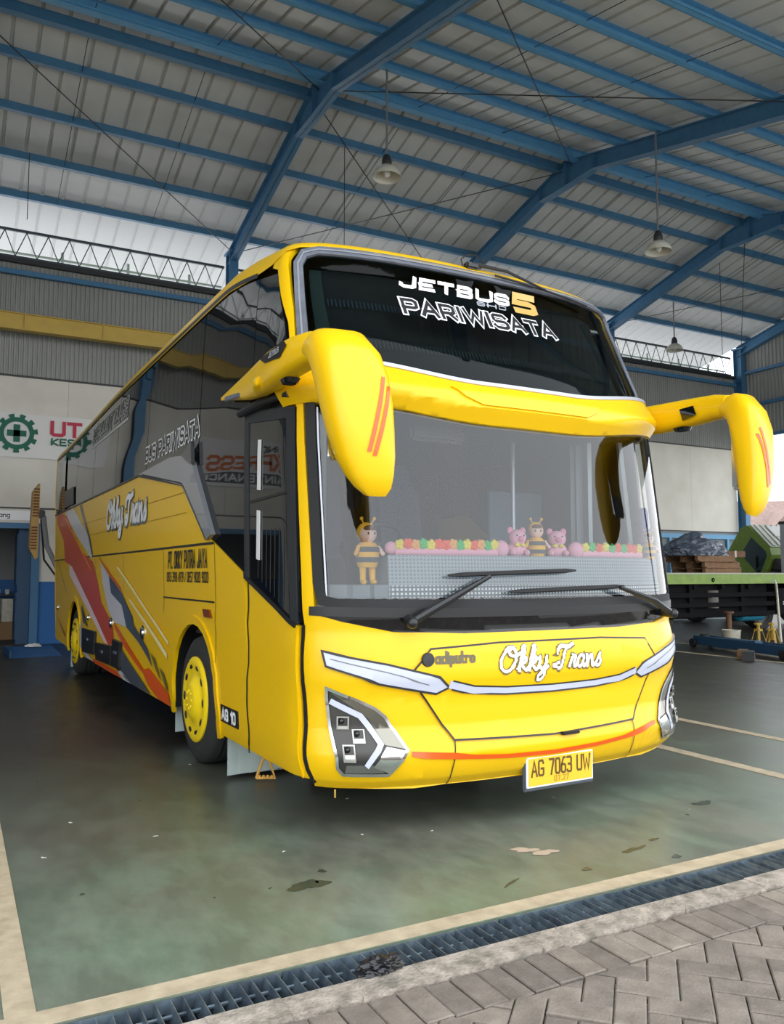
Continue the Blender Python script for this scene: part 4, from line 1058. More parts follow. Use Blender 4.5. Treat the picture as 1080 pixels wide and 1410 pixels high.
for (x0, x1, y, z0, z1) in ((-1.45, -.80, 1.58, .03, .40), (-1.45, -.95, 3.06, .10, .42), (-1.43, -.9, 9.52, .04, .45), (.8, 1.45, 1.58, .03, .40), (.9, 1.43, 9.52, .04, .45)):
    fl_ = B(); n = 8
    for i in range(n):
        xa = x0+(x1-x0)*i/n; xb = x0+(x1-x0)*(i+1)/n; ya = y+.012*math.sin(i*1.1); yb_ = y+.012*math.sin((i+1)*1.1)
        fl_.loft([[(xa, ya-.005, z0), (xa, ya+.005, z0), (xa, ya+.005, z1), (xa, ya-.005, z1)], [(xb, yb_-.005, z0+.004*i), (xb, yb_+.005, z0), (xb, yb_+.005, z1), (xb, yb_-.005, z1)]])
    part('mudflap', fl_, 'flap', bus)
part('drain_tap', B().tube([(-1.33, .0, .27), (-1.33, .0, .225)], .006, 6), 'standy', bus)

# --- rear end with the open engine flap
rbm = bmesh.new(); ring = []
vs_ = [.42, .9, 1.73, 2.5, 3.0, 3.5, 3.6, 3.7, 3.85]
for v in vs_: ring.append((rbm.verts.new(PS(-(SF+LS), v, .012)), rbm.verts.new(PS(SF+LS, v, .012))))
for a, b in zip(ring, ring[1:]): rbm.faces.new((a[0], b[0], b[1], a[1]))
part('rear_panel', rbm, 'yellow', bus, smooth=0)
part('engine_bay', B().bx(-1.44, -.6, 11.0, 11.12, .5, 1.7).bx(-1.47, -1.40, 10.75, 11.05, .45, 1.6), 'black', bus)
ef = bpy.data.objects.new('engine_flap', None); COL.objects.link(ef); ef.parent = bus
q = [(-1.70, 12.0, 3.16), (-1.81, 12.0, 3.0), (-1.845, 12.0, 1.95), (-1.75, 12.0, 1.76), (-1.70, 12.0, 1.80)]
part('flap_panel', B().prism(q, (.02, .55, .05)), mat('flap_gold', '#b08a45', .5), ef, smooth=0)
lv = B()
for zz in [1.95+.055*i for i in range(8)] + [2.55+.055*i for i in range(10)]:
    lv.bx(-1.835+(zz-1.95)*.03, -1.735+(zz-1.95)*.03, 11.985, 12.0, zz, zz+.028)
part('louvre', lv, mat('louvre_rust', '#6b3f1c', .7), ef, smooth=0)
part('gas_strut', B().tube([(-1.62, 12.05, 2.55), (-1.60, 11.6, 2.0), (-1.45, 11.1, 1.55)], .045, 10), 'grey', ef)
part('gas_strut', B().tube([(-1.66, 12.05, 2.5), (-1.64, 11.6, 1.75), (-1.45, 11.1, 1.40)], .018, 8), 'black', ef)
part('hinge_block', B().box((-1.66, 12.06, 2.6), (.12, .16, .16), bev=.02), 'darkgrey', ef)

# --- mirrors
def rsec(c, ax, ay, w, h, p=3.2, n=20):
    """rounded-rectangle section at c with half sizes w along ax and h along ay"""
    out = []
    for k in range(n):
        t = 2*math.pi*k/n; cs, sn = math.cos(t), math.sin(t)
        out.append(Vector(c) + Vector(ax)*w*math.copysign(abs(cs)**(2/p), cs) + Vector(ay)*h*math.copysign(abs(sn)**(2/p), sn))
    return out
def mirror_set(s):
    X = lambda x, y, z: Vector((s*x, y, z))
    ms = bpy.data.objects.new('mirror_arm', None); COL.objects.link(ms); ms.parent = bus
    # arm: fin on the flank, forward over the corner to the head
    path = [((1.545, 1.55, 2.80), .008, .012), ((1.55, 1.25, 2.785), .022, .05), ((1.57, .85, 2.755), .04, .095), ((1.60, .50, 2.735), .06, .115), ((1.625, .25, 2.725), .075, .115), ((1.635, .05, 2.725), .08, .11), ((1.63, -.15, 2.725), .085, .10), ((1.61, -.32, 2.72), .09, .09), ((1.585, -.45, 2.70), .09, .08)]
    secs = [rsec(X(*c), (s, 0, 0), (0, -.12, 1), a, b, 3) for c, a, b in path]
    part('arm_shell', B().loft(secs), 'yellow', ms, smooth=50)
    # head: curls forward and down
    hp = [((1.615, -.34, 2.725), (0, -.72, .5), .08, .09), ((1.600, -.44, 2.715), (0, -.70, .62), .115, .10), ((1.585, -.53, 2.67), (0, -.72, .7), .145, .115), ((1.565, -.60, 2.585), (0, -1, .42), .165, .125),
          ((1.55, -.64, 2.47), (0, -1, .2), .170, .13), ((1.535, -.665, 2.34), (0, -1, .08), .167, .125), ((1.52, -.68, 2.21), (0, -1, .02), .156, .115), ((1.50, -.69, 2.09), (0, -1, -.05), .140, .10), ((1.48, -.695, 2.00), (0, -1, -.12), .116, .082), ((1.462, -.70, 1.935), (0, -1, -.2), .088, .06), ((1.448, -.70, 1.895), (0, -1, -.3), .055, .03)]
    hs = []
    for i, (c, ay, w_, h_) in enumerate(hp):
        ay = Vector(ay).normalized(); axx = Vector((s, 0, 0)); axx = Vector((s*.97, -.24 if s < 0 else -.24, 0)).normalized()
        axx = Vector((s*math.cos(R(14)), math.sin(R(14)), 0)); hs.append(rsec(X(*c), axx, ay, w_, h_, 3.0, 24))
    part('mirror_head', B().loft(hs), 'yellow', ms, smooth=50)
    gl_ = B()
    part('mirror_glass', B().box(X(1.53, -.560, 2.28), (.22, .008, .40), Matrix.Rotation(s*R(14), 3, 'Z'), .02), 'chrome', ms)
    # twin orange stripes on the outer face of the head
    for (xa, xb) in ((.0, 0), (.034, .0)):
        sp_ = B(); n = 14; pts = []
        for i in range(n+1):
            t = i/n; z = 2.50 - .38*t - (.06 if xa else 0)*0; x = 1.442 + .085*t + (-.028 if xa else 0)
            if not xa: z = 2.50-.40*t
            else: z = 2.44-.36*t
            pts.append((x, z))
        def hit(x, z):
            # front face of the head at this height
            for i in range(len(hp)-1):
                c0, a0, w0, h0 = hp[i]; c1, a1, w1, h1 = hp[i+1]
                if c1[2] <= z <= c0[2]:
                    t = (c0[2]-z)/(c0[2]-c1[2]); cx = c0[0]+(c1[0]-c0[0])*t; cy = c0[1]+(c1[1]-c0[1])*t; ww = w0+(w1-w0)*t; hh = h0+(h1-h0)*t
                    r_ = min(.985, abs(x-cx)/ww/math.cos(R(14))); return Vector((s*x, cy - hh*(1-r_**3)**(1/3) + (x-cx)*math.tan(R(14)) - .006, z))
            return Vector((s*x, -.78, z))
        for (x0, z0), (x1, z1) in zip(pts, pts[1:]):
            sp_.faces([hit(x0-.0105, z0), hit(x0+.0105, z0), hit(x1+.0105, z1), hit(x1-.0105, z1)], [(0, 1, 2, 3)])
        part('head_stripe', sp_, 'orange', ms, 'orange stripe', smooth=0, norm=False)
    # badge, marker light and lamp pod on the arm's flank
    part('arm_badge', B().prism([X(1.700, .30, 2.79), X(1.718, -.12, 2.80), X(1.718, -.16, 2.765), X(1.716, -.06, 2.715), X(1.706, .2, 2.745)], (s*.006, 0, 0)), 'black', ms, 'black badge', smooth=0)
    text_on('lettering', layout('JETBUS', .026, .16, shear=.2, gap=.22), .007, (lambda a, b, o: X(1.724 + o, .10 - a if s < 0 else -.06 + a, 2.750 + b)), 'silver', ms, .001)
    part('lamp_pod', B().loft([rsec(X(1.63, .50, 2.68), (0, 1, 0), (0, 0, 1), .12, .06), rsec(X(1.695, .40, 2.67), (0, 1, 0), (0, 0, 1), .05, .03), rsec(X(1.705, .39, 2.665), (0, 1, 0), (0, 0, 1), .02, .01)]), 'yellow', ms, smooth=50)
    part('marker_light', B().box(X(1.592, 1.15, 2.735), (.014, .34, .036), Matrix.Rotation(.09, 3, 'X'), .006), 'greyrubber', ms)
    part('camera_lens', B().loft([rsec(X(1.62, .02, 2.62), (1, 0, 0), (0, 1, 0), .05, .07), rsec(X(1.62, .02, 2.595), (1, 0, 0), (0, 1, 0), .04, .055)]), 'blackgloss', ms)
    if s > 0:
        part('marker_light', B().prism([X(1.552, -.02, 2.75), X(1.548, -.15, 2.755), X(1.53, -.19, 2.68), X(1.538, -.06, 2.655)], (-.008, 0, 0)), 'blackgloss', ms)
    return ms
mirror_set(-1); mirror_set(1)

# --- cab interior seen through the windscreen
part('cab_floor', B().bx(-1.4, 1.4, .45, 3.2, 1.0, 1.04), 'interior', bus)
part('cab_bulkhead', B().bx(-1.42, 1.42, 3.2, 3.25, 1.0, 2.62), 'interior', bus)
part('cab_ceiling', B().bx(-1.40, 1.40, .36, 3.2, 2.56, 2.62), 'interior', bus)
dash = B()
ds = []
for i in range(25):
    x = -1.36 + 2.72*i/24; y0 = S0(toU('f', x, 1.5), 1.5).y + .05
    ds.append((x, y0))
for (x0, a), (x1, b) in zip(ds, ds[1:]):
    zt = 1.602 if x0 > -1.06 else 1.435
    yy0 = max(a, b)
    dash.bx(x0, x1, yy0 + (.03 if x0 > -1.06 else -.02), .78, 1.06, zt)
part('dashboard', dash, mat('dash_grey', '#8e959c', .7), bus, smooth=0)
# perforated LED message board standing against the glass
mb = bpy.data.objects.new('message_board', None); COL.objects.link(mb); mb.parent = bus
def by(x): return S0(toU('f', x, 1.5), 1.5).y + .055
bo = B(); n = 24
for i in range(n):
    xa = -1.04 + 2.36*i/n; xb = -1.04 + 2.36*(i+1)/n
    bo.faces([(xa, by(xa), 1.352), (xb, by(xb), 1.352), (xb, by(xb)+.02, 1.612), (xa, by(xa)+.02, 1.612)], [(0, 1, 2, 3)])
def perf(name, base, dot, sc, rad, thresh):
    m = bpy.data.materials.new(name); m.use_nodes = True; nt = m.node_tree; p = nt.nodes['Principled BSDF']; N = nt.nodes.new; L = nt.links.new
    tc = N('ShaderNodeTexCoord'); sp_ = N('ShaderNodeSeparateXYZ'); L(tc.outputs['Object'], sp_.inputs[0]); o = []
    for ax in ('X', 'Z'):
        a = N('ShaderNodeMath'); a.operation = 'MULTIPLY'; a.inputs[1].default_value = sc; L(sp_.outputs[ax], a.inputs[0])
        f = N('ShaderNodeMath'); f.operation = 'FRACT'; L(a.outputs[0], f.inputs[0])
        g = N('ShaderNodeMath'); g.operation = 'LESS_THAN'; g.inputs[1].default_value = rad; L(f.outputs[0], g.inputs[0]); o.append(g)
    mu = N('ShaderNodeMath'); mu.operation = 'MULTIPLY'; L(o[0].outputs[0], mu.inputs[0]); L(o[1].outputs[0], mu.inputs[1])
    mx = N('ShaderNodeMix'); mx.data_type = 'RGBA'; mx.inputs['A'].default_value = lin(base); mx.inputs['B'].default_value = lin(dot)
    L(mu.outputs[0], mx.inputs['Factor']); L(mx.outputs['Result'], p.inputs['Base Color']); p.inputs['Roughness'].default_value = .6
    return m
part('board_face', bo, perf('perforated_board', '#a9b0b6', '#7c858d', 45, .55, 0), mb, smooth=0, norm=False)
b2 = B()
for i in range(n):
    xa = -1.04 + 2.36*i/n; xb = -1.04 + 2.36*(i+1)/n
    b2.faces([(xa, by(xa)-.006, 1.352), (xb, by(xb)-.006, 1.352), (xb, by(xb)-.002, 1.43), (xa, by(xa)-.002, 1.43)], [(0, 1, 2, 3)])
part('board_strip', b2, perf('strip_perforated', '#69737a', '#eef0f0', 40, .55, 0), mb, 'white perforated strip', smooth=0, norm=False)
for x in (-.62, .05):
    st = bpy.data.objects.new('seat', None); COL.objects.link(st); st.parent = bus; st.location = (x, 1.5, 1.04)
    part('cushion', B().box((0, -.05, .36), (.48, .48, .16), bev=.05), 'seat', st)
    part('backrest', B().box((0, .22, .80), (.48, .14, .85), Matrix.Rotation(R(-8), 3, 'X'), .05), 'seat', st)
    part('headrest', B().box((0, .27, 1.28), (.30, .12, .22), Matrix.Rotation(R(-8), 3, 'X'), .04), 'seat', st)
    part('pedestal', B().bx(-.15, .15, -.2, .2, 0, .28), 'darkgrey', st)
sw = B(); rot = Matrix.Rotation(R(-35), 3, 'X')
sw.tube([Vector((-.62, .92, 1.72)) + rot @ Vector((.22*math.cos(t*2*math.pi/24), .22*math.sin(t*2*math.pi/24), 0)) for t in range(25)], .016, 8)
sw.tube([(-.62, .92, 1.72), (-.62, .8, 1.3)], .03, 8); sw.beam(Vector((-.62, .92, 1.72)) + rot @ Vector((-.21, 0, 0)), Vector((-.62, .92, 1.72)) + rot @ Vector((.21, 0, 0)), .04, .02)
part('steering_wheel', sw, 'black', bus)
part('grab_pole', B().tube([(.66, .9, 1.05), (.66, .9, 2.55)], .018, 10), 'silver', bus)
part('cab_partition', B().bx(.72, 1.28, 1.3, 1.33, 1.05, 2.2), mat('partition_blue', '#5f7484', .5), bus)
part('folded_curtain', B().loft([[(.95+.05*math.sin(k*.9)*.4+.02*(k % 2), .35+.03*k, z) for k in range(8)] + [(.99+.02*(k % 2), .35+.03*k, z) for k in range(7, -1, -1)] for z in (1.62, 2.3, 2.5)]), 'curtain', bus)
part('folded_curtain', B().loft([[(-1.34+.02*(k % 2), .22+.03*k, z) for k in range(8)] + [(-1.30+.02*(k % 2), .22+.03*k, z) for k in range(7, -1, -1)] for z in (1.45, 2.3, 2.5)]), 'curtain', bus)
part('cab_pillar', B().beam((-1.16, .10, 1.4), (-1.19, .26, 2.5), .07, .05), 'black', bus)
part('cab_pillar', B().beam((1.16, .10, 1.4), (1.19, .26, 2.5), .035, .03), 'curtain', bus)
part('inner_mirror', B().box((-.55, .12, 2.40), (.42, .05, .10), bev=.02), 'black', bus)

# ------------------------------------------------------------------ drain gratings along the hall's edge
def grate(i, x0, label):
    t = thing('drain_grate', label, 'drain grate', (x0, 2.94, -.05), 0, 'drain gratings along the floor edge')
    part('frame', B().bx(.004, .996, -.103, -.097, .0, .048).bx(.004, .996, .093, .099, .0, .048), 'steel', t, smooth=0)
    part('tie_rod', B().tube([(.0, .03, .02), (1.0, .03, .02)], .007, 6), 'steel', t)
    for k in range(20):
        part('bar', B().box((.025 + .05*k, 0, .022), (.005, .19, .05), Matrix.Rotation(R(random.uniform(8, 26)), 3, 'Y')), 'steel', t, smooth=0)
GL = ['section of steel drain grating at the near corner by the cream floor line', 'section of steel drain grating under the crumpled black bag', 'third section of steel drain grating from the near floor corner',
      'fourth section of steel drain grating from the near floor corner', 'fifth section of steel drain grating from the near floor corner', 'sixth section of steel drain grating, farthest from the near floor corner']
for i in range(6): grate(i, .15 + i*1.0, GL[i])
# ledge that carries the gratings
struct('trim_2', B().bx(-2, 12, 2.834, 2.845, -.3, -.052).bx(-2, 12, 3.032, 3.04, -.3, -.052), 'darkgrey', 0)

bg = thing('crumpled_bag', 'crumpled black plastic bag lying on drain grating', 'bag', (1.47, 2.845, .0))
bb = bmesh.new(); bmesh.ops.create_icosphere(bb, subdivisions=4, radius=1)
for v in bb.verts:
    n = v.co.normalized(); k = 1 + .28*math.sin(9*n.x+4*n.y)*math.cos(8*n.y-5*n.z) + .16*math.sin(21*n.z+13*n.x)
    v.co = Vector((n.x*.085*k, n.y*.040*k, .03 + n.z*.030*k))
part('sheet', bb, 'bag', bg, smooth=80)

# stains and scuffs on the coated floor
def blot(name, c, r, m, seed, stretch=(1, 1), rot=0):
    rnd = random.Random(seed); b = B(); ph = [rnd.uniform(0, 6.28) for _ in range(4)]; vs = []
    for k in range(40):
        a = 2*math.pi*k/40; q = r*(1 + .22*math.sin(2*a+ph[0]) + .16*math.sin(3*a+ph[1]) + .1*math.sin(5*a+ph[2]) + .06*math.sin(9*a+ph[3]))
        x, y = q*math.cos(a)*stretch[0], q*math.sin(a)*stretch[1]
        vs.append((c[0]+x*math.cos(rot)-y*math.sin(rot), c[1]+x*math.sin(rot)+y*math.cos(rot), .0022))
    b.faces(vs, [tuple(range(40))]); o = struct(name, b, m, 0); return o
oil = mat('oil_stain', '#3d463a', .25); pale = mat('pale_scuff', '#b29f8c', .7); fleck = mat('white_fleck', '#d9dad2', .8)
blot('floor_stain', (1.57, 3.79), .075, oil, 3, (1.15, .8)); blot('floor_stain', (1.70, 3.93), .02, oil, 5)
blot('floor_stain', (4.39, 3.89), .05, oil, 8, (1.3, .8)); blot('floor_stain', (3.33, 3.43), .035, oil, 9, (2.6, .5), .2)
blot('floor_stain', (3.55, 3.50), .02, oil, 10, (2, .6), .2); blot('floor_stain', (2.45, 3.35), .03, oil, 12, (2.2, .3), .5); blot('floor_stain', (2.9, 3.32), .022, oil, 13); blot('floor_stain', (3.45, 3.24), .025, oil, 14)
for i, (x, y, r_) in enumerate(((2.80, 3.70, .05), (2.87, 3.62, .05))): blot('floor_stain', (x, y), r_, pale, 30+i, (1.5, .7), -.3)
rnd = random.Random(4)
for i in range(26):
    x = rnd.uniform(.4, 4.6); y = rnd.uniform(3.3, 8.5)
    blot('floor_fleck', (x, y), rnd.uniform(.004, .010), fleck if i % 3 else oil, 60+i, (1.5, 1), rnd.uniform(0, 3))

# ------------------------------------------------------------------ toys behind the windscreen
YAW = R(1.1)
def W(x, y, z): return Vector((3.3 + x*math.cos(YAW) - y*math.sin(YAW), 4.4 + x*math.sin(YAW) + y*math.cos(YAW), z))
def gy(x, z=1.62): return S0(toU('f', x, z), z).y
def bee_doll(label, x, y, z, h, rz=0, legs=True):
    t = thing('bee_doll', label, 'doll', W(x, y, z), YAW + rz, 'bee dolls behind the windscreen')
    s = h/.34; V = lambda a, b, c: (a*s, b*s, c*s)
    base = .10 if legs else 0
    hh = 1.0
    b0 = base
    rings = [(.055, 0), (.066, .03), (.070, .08), (.064, .12), (.045, .145)]
    part('body', B().lathe([(.001, b0*s)] + [(r*s, (b0+q)*s) for r, q in rings] + [(.001, (b0+.15)*s)], (0, 0, 0), n=20), 'beey', t, smooth=60)
    for q in (.045, .105): part('stripe', B().lathe([(.071*s, (b0+q-.016)*s), (.0725*s, (b0+q)*s), (.069*s, (b0+q+.014)*s)], (0, 0, 0), n=20), 'beek', t)
    hz = b0 + .195
    part('head', B().ball(V(0, 0, hz), .055*s, 16), 'skin', t)
    part('hood', B().ball(V(0, .014, hz+.010), (.060*s, .052*s, .060*s), 16), 'beey', t)
    part('fringe', B().ball(V(0, -.028, hz+.030), (.040*s, .028*s, .022*s), 12), 'hair', t)
    for k in (-1, 1):
        part('eye', B().ball(V(k*.020, -.052, hz+.002), (.006*s, .005*s, .008*s), 8), 'beek', t)
        part('antenna', B().tube([V(k*.025, 0, hz+.06), V(k*.04, -.005, hz+.085)], .004*s, 6).ball(V(k*.042, -.006, hz+.09), .011*s, 8), 'beey', t)
        part('arm', B().tube([V(k*.06, -.01, b0+.12), V(k*.085, -.025, b0+.085)], [.016*s, .012*s], 8).ball(V(k*.088, -.027, b0+.08), .014*s, 8), 'beey' if k < 0 else 'skin', t)
        if legs: part('leg', B().tube([V(k*.030, 0, b0+.02), V(k*.032, -.004, .025)], [.022*s, .017*s], 8).ball(V(k*.033, -.016, .016), (.018*s, .028*s, .016*s), 8), 'beey', t)
    return t
bee_doll('standing bee doll with striped body beside the dark windscreen pillar', -1.135, gy(-1.135, 1.5)+.115, 1.436, .345)
bee_doll('bee doll sitting between two pink plush pigs', .045, gy(.045)+.13, 1.604, .30, -.35, False)
bee_doll('bee doll standing in the windscreen corner by the purple cloth', 1.185, gy(1.185, 1.5)+.10, 1.604, .26, -.5, False)
def plush_pig(label, x, z, rz):
    t = thing('plush_pig', label, 'plush toy', W(x, gy(x)+.13, z), YAW + rz, 'pink plush pigs')
    part('body', B().ball((0, .0, .05), (.072, .06, .052), 16), 'pink', t); part('head', B().ball((0, -.02, .125), (.062, .052, .055), 16), 'pink', t)
    part('snout', B().ball((0, -.070, .118), (.022, .014, .017), 10), 'pinkd', t)
    for k in (-1, 1):
        part('ear', B().ball((k*.045, -.012, .170), (.022, .012, .026), 10), 'pinkd', t); part('eye', B().ball((k*.024, -.066, .138), .006, 8), 'beek', t)
        part('paw', B().ball((k*.05, -.05, .03), (.022, .03, .022), 10), 'pink', t)
    part('bow', B().ball((-.02, -.062, .078), (.018, .01, .012), 8).ball((.02, -.062, .078), (.018, .01, .012), 8), 'lemon', t)
plush_pig('pink plush pig leaning against bee doll, next to long flower garland', -.122, 1.604, -.15)
plush_pig('pink plush pig between bee doll and short flower garland', .215, 1.604, -.45)
def garland(label, x0, x1, n, cols, r, heads):
    t = thing('flower_garland', label, 'garland', W((x0+x1)/2, gy((x0+x1)/2)+.1, 1.604), YAW)
    inv = lambda x, z, d=0: (x-(x0+x1)/2, gy(x)+.10+d-gy((x0+x1)/2)-.1, z)
    part('bolster', B().tube([inv(x0+(x1-x0)*k/12, .028) for k in range(13)], .030, 10), 'pink', t, smooth=60)
    for k in range(n):
        x = x0+(x1-x0)*(k+.5)/n; f = B(); c = inv(x, .070+.006*(k % 2), -.012)
        for a in range(5):
            A = a*2*math.pi/5 + k; f.ball((c[0]+.019*math.cos(A), c[1]-.006, c[2]+.019*math.sin(A)), (.017, .016, .017), 8)
        f.ball((c[0], c[1]-.014, c[2]), .012, 8)
        part('flower', f, cols[k % len(cols)], t)
    for x, rr_ in heads: part('bolster_end', B().ball(inv(x, .05), (rr_, rr_*.8, rr_), 14), 'pink', t)
garland('long pink garland with many coloured cloth flowers, beside standing bee doll', -.98, -.30, 14, ['lemon', 'red', 'tan', 'green', 'lemon', 'red', 'red', 'tan', 'green', 'lemon', 'red', 'tan', 'green', 'lemon'], .03, [(-.262, .058), (-1.0, .04)])
garland('short garland with coral and green flowers beside purple cloth', .40, 1.06, 10, ['lemon', 'green', 'red', 'lemon', 'green', 'red', 'green', 'red', 'red', 'lemon'], .03, [(.36, .060)])
pc_ = thing('purple_cloth', 'purple cloth bag propped up in windscreen corner', 'cloth', W(1.285, .13, 1.604), YAW)
part('cloth', B().loft([rsec((0, 0, z), (1, 0, 0), (0, 1, 0), a, .03, 2.4, 14) for z, a in ((0, .03), (.12, .045), (.28, .05), (.36, .045), (.39, .02))]), 'purple', pc_, smooth=60)

# amber plastic handle standing on the floor under the door
hd = thing('plastic_handle', 'amber plastic triangular handle standing on floor beneath the bus door', 'handle', (2.06, 5.80, 0), R(-28))
tri = [(-.068, .018), (.068, .018), (.030, .13), (.012, .168), (-.012, .168), (-.030, .13)]
part('loop', B().tube([(a, 0, b) for a, b in tri + [tri[0]]], .011, 8), 'amber', hd)
gp = B()
for k in range(4): gp.ball((-.045+.03*k, 0, .026), (.014, .012, .016), 10)
part('finger_grip', gp, 'amber', hd)
part('eyelet', B().ball((0, 0, .163), (.022, .012, .018), 10), 'amber', hd)

# ------------------------------------------------------------------ green flatbed truck and its load
ft = thing('flatbed_truck', 'green edged flatbed truck with dark underbody parked behind floor tools', 'truck', (12.6, 13.0, 0))
part('deck', B().bx(0, 8.4, 0, 2.3, 1.42, 1.49, .01), mat('deck_boards', '#9a968c', .8, noise=('#77736a', 6, .25)), ft)
de = part('deck_edge', B().bx(0, 8.4, -.05, 0, 1.27, 1.49, .008), 'truckgreen', ft)
part('deck_lip', B().bx(0, 8.4, -.07, .02, 1.485, 1.52, .006), mat('lip_grey', '#a9aa97', .6), de)
for x in (2.55, 5.2): part('lashing_ring', B().lathe([(.03, -.012), (.05, 0), (.03, .012)], (x, -.06, 1.36), 'Y', 14, closed=True), 'under', de)
part('reflector_plate', B().bx(5.6, 6.2, -.06, -.045, 1.31, 1.43), 'rust', de)
for y in (.6, 1.6): part('chassis_rail', B().bx(0, 7.6, y, y+.09, .85, 1.15), 'under', ft)
for k in range(9): part('cross_member', B().bx(.2+.9*k, .3+.9*k, 0, 2.3, 1.15, 1.42), 'under', ft)
for z in (1.02, .80, .58): part('side_guard', B().bx(.4, 5.4, .02, .06, z-.05, z+.05), 'under', ft)
for x in (1.9, 3.6): part('guard_post', B().bx(x, x+.12, .05, .09, .5, 1.28), 'under', ft)
part('shade_board', B().bx(.3, 4.6, .14, .16, .5, 1.27), 'under', ft)  # added black sheet standing in for the deep shade below the deck
bx_ = part('battery_box', B().bx(4.75, 5.75, -.04, .4, .55, 1.15, .02), 'under', ft)
text_on('marking', layout('BOX', .075, .3, gap=.4) if False else [[(0, 0), (.3, 0)], [(0, .05), (.2, .05)], [(.35, .0), (.55, .02)], [(.05, .2), (.12, .26)], [(.2, .2), (.2, .27)], [(.28, .2), (.34, .27)]], .025, (lambda a, b, o: Vector((4.95+a, -.042-o, .78+b))), 'gwhite', bx_, .002)
part('air_tank', B().lathe([(.001, -.45), (.12, -.43), (.17, -.38), (.17, .38), (.12, .43), (.001, .45)], (4.2, .35, .55), 'X', 20), 'teal', ft)
part('filter_can', B().lathe([(.001, .72), (.17, .72), (.17, 1.12), (.001, 1.12)], (2.75, .2, 0), 'Z', 18), mat('can_grey', '#5c5650', .6), ft)
for x in (1.1, 6.7):
    for y in (.3, 2.0):
        wq = bpy.data.objects.new('wheel', None); COL.objects.link(wq); wq.parent = ft; wq.location = (x, y, .46)
        part('tyre', B().lathe([(.28, -.1), (.42, -.13), (.46, -.1), (.46, .1), (.42, .13), (.28, .1)], (0, 0, 0), 'Y', 28, closed=True), 'tyre', wq)
        part('rim', B().lathe([(.001, -.04), (.2, -.04), (.29, -.09), (.29, .09), (.001, .05)], (0, 0, 0), 'Y', 24), 'darkgrey', wq)
def pallet(label, x, y, z, rz):
    t = thing('wooden_pallet', label, 'pallet', (x, y, z), rz, 'pallets on the flatbed')
    for k in range(7): part('slat', B().bx(-.6, .6, -.5+.155*k, -.5+.155*k+.1, .118, .14), 'wood', t, smooth=0)
    for y_ in (-.5, -.05, .4): part('stringer', B().bx(-.6, .6, y_, y_+.09, .02, .118), 'wood', t, smooth=0)
    for k in (-.5, 0, .43): part('bottom_board', B().bx(-.6, .6, k-.05, k+.05, 0, .02), 'wood', t, smooth=0)
pallet('weathered wooden pallet lying lowest on the flatbed', 15.75, 13.65, 1.491, 0)
pallet('weathered wooden pallet in the middle of the stack', 15.72, 13.66, 1.633, .02)
pallet('weathered wooden pallet directly under the dark tarpaulin', 15.55, 13.65, 1.775, -.03)
tp = thing('tarpaulin', 'crumpled dark blue tarpaulin heaped on wooden pallets', 'tarpaulin', (15.35, 13.65, 1.917))
tm = bmesh.new(); bmesh.ops.create_icosphere(tm, subdivisions=5, radius=1); rnd = random.Random(11)
from mathutils import noise as NZ
for v in tm.verts:
    n = v.co.copy(); h = max(0, n.z)
    k = 1 + .20*NZ.noise(n*2.3) + .13*abs(NZ.noise(n*5+Vector((3, 1, 2)))) + .07*NZ.noise(n*11)
    zz = h*k*.52*(1-.45*abs(n.x)) if n.z > 0 else -.0
    v.co = Vector((n.x*1.0*k, n.y*.48*k, max(0, zz) + (.012*NZ.noise(n*9) if n.z > 0 else 0)))
    if v.co.z < 0: v.co.z = 0
part('sheet', tm, 'tarp', tp, smooth=25)
bw_ = thing('wooden_beam', 'brown wooden beam lying across pallets towards the tilted cab', 'beam', (16.4, 14.3, 1.92), R(4))
part('timber', B().bx(-.5, 1.6, -.08, .08, 0, .16, .01), 'rust', bw_); part('iron_strap', B().bx(1.15, 1.22, -.084, .084, -.004, .164), 'bucket', bw_)
gc_ = thing('grey_cabinet', 'grey upright cabinet with yellow and red marks standing on flatbed end', 'cabinet', (20.32, 14.2, 1.491))
part('body', B().bx(-.62, .62, -.4, .4, 0, 1.38, .04), 'cloth', gc_); part('yellow_mark', B().bx(-.56, -.44, -.408, -.40, .95, 1.25), 'amberv', gc_); part('red_mark', B().bx(-.56, -.46, -.408, -.40, .45, .7), 'gred', gc_); part('top_cap', B().bx(-.64, .64, -.42, .42, 1.34, 1.42, .02), 'darkgrey', gc_)

# truck with its cab tipped forward, behind the flatbed
tc_ = thing('cab_over_truck', 'light green truck with cab tipped forward and ribbed white roof', 'truck', (21.5, 16.6, 0))
cabo = bpy.data.objects.new('cab', None); COL.objects.link(cabo); cabo.parent = tc_; cabo.location = (.0, -.5, 1.88); cabo.scale = (1.04, 1.04, 1.04); cabo.rotation_euler = (R(42), 0, R(-8))
prof2 = [(-.78, -.75), (.72, -.75), (.78, .55), (.62, .78), (-.38, .80), (-.55, .70), (-.80, -.05)]
part('cab_shell', B().prism([(-1.0, a, b) for a, b in prof2], (2.0, 0, 0)), 'truckgreen', cabo, smooth=0)
part('side_glass', B().prism([(-1.008, a, b) for a, b in ((-.60, -.02), (.30, -.02), (.30, .60), (-.34, .64), (-.45, .56))], (.02, 0, 0)), mat('truck_glass', '#3c4a4c', .1), cabo, smooth=0)
rbp = B().bx(-.96, .96, -.36, .60, .80, .825, .006)
for k in range(9): rbp.bx(-.85+.2*k, -.75+.2*k, -.33, .58, .82, .85, .006)
part('cab_roof', rbp, 'truckwhite', cabo)
part('roof_hatch', B().bx(-.5, .4, .05, .50, .84, .87, .01), 'gwhite', cabo)
part('windscreen', B().prism([(-.88, -.62, .62), (.88, -.62, .62), (.88, -.82, -.02), (-.88, -.82, -.02)], (0, -.02, .01)), 'blackgloss', cabo, smooth=0)
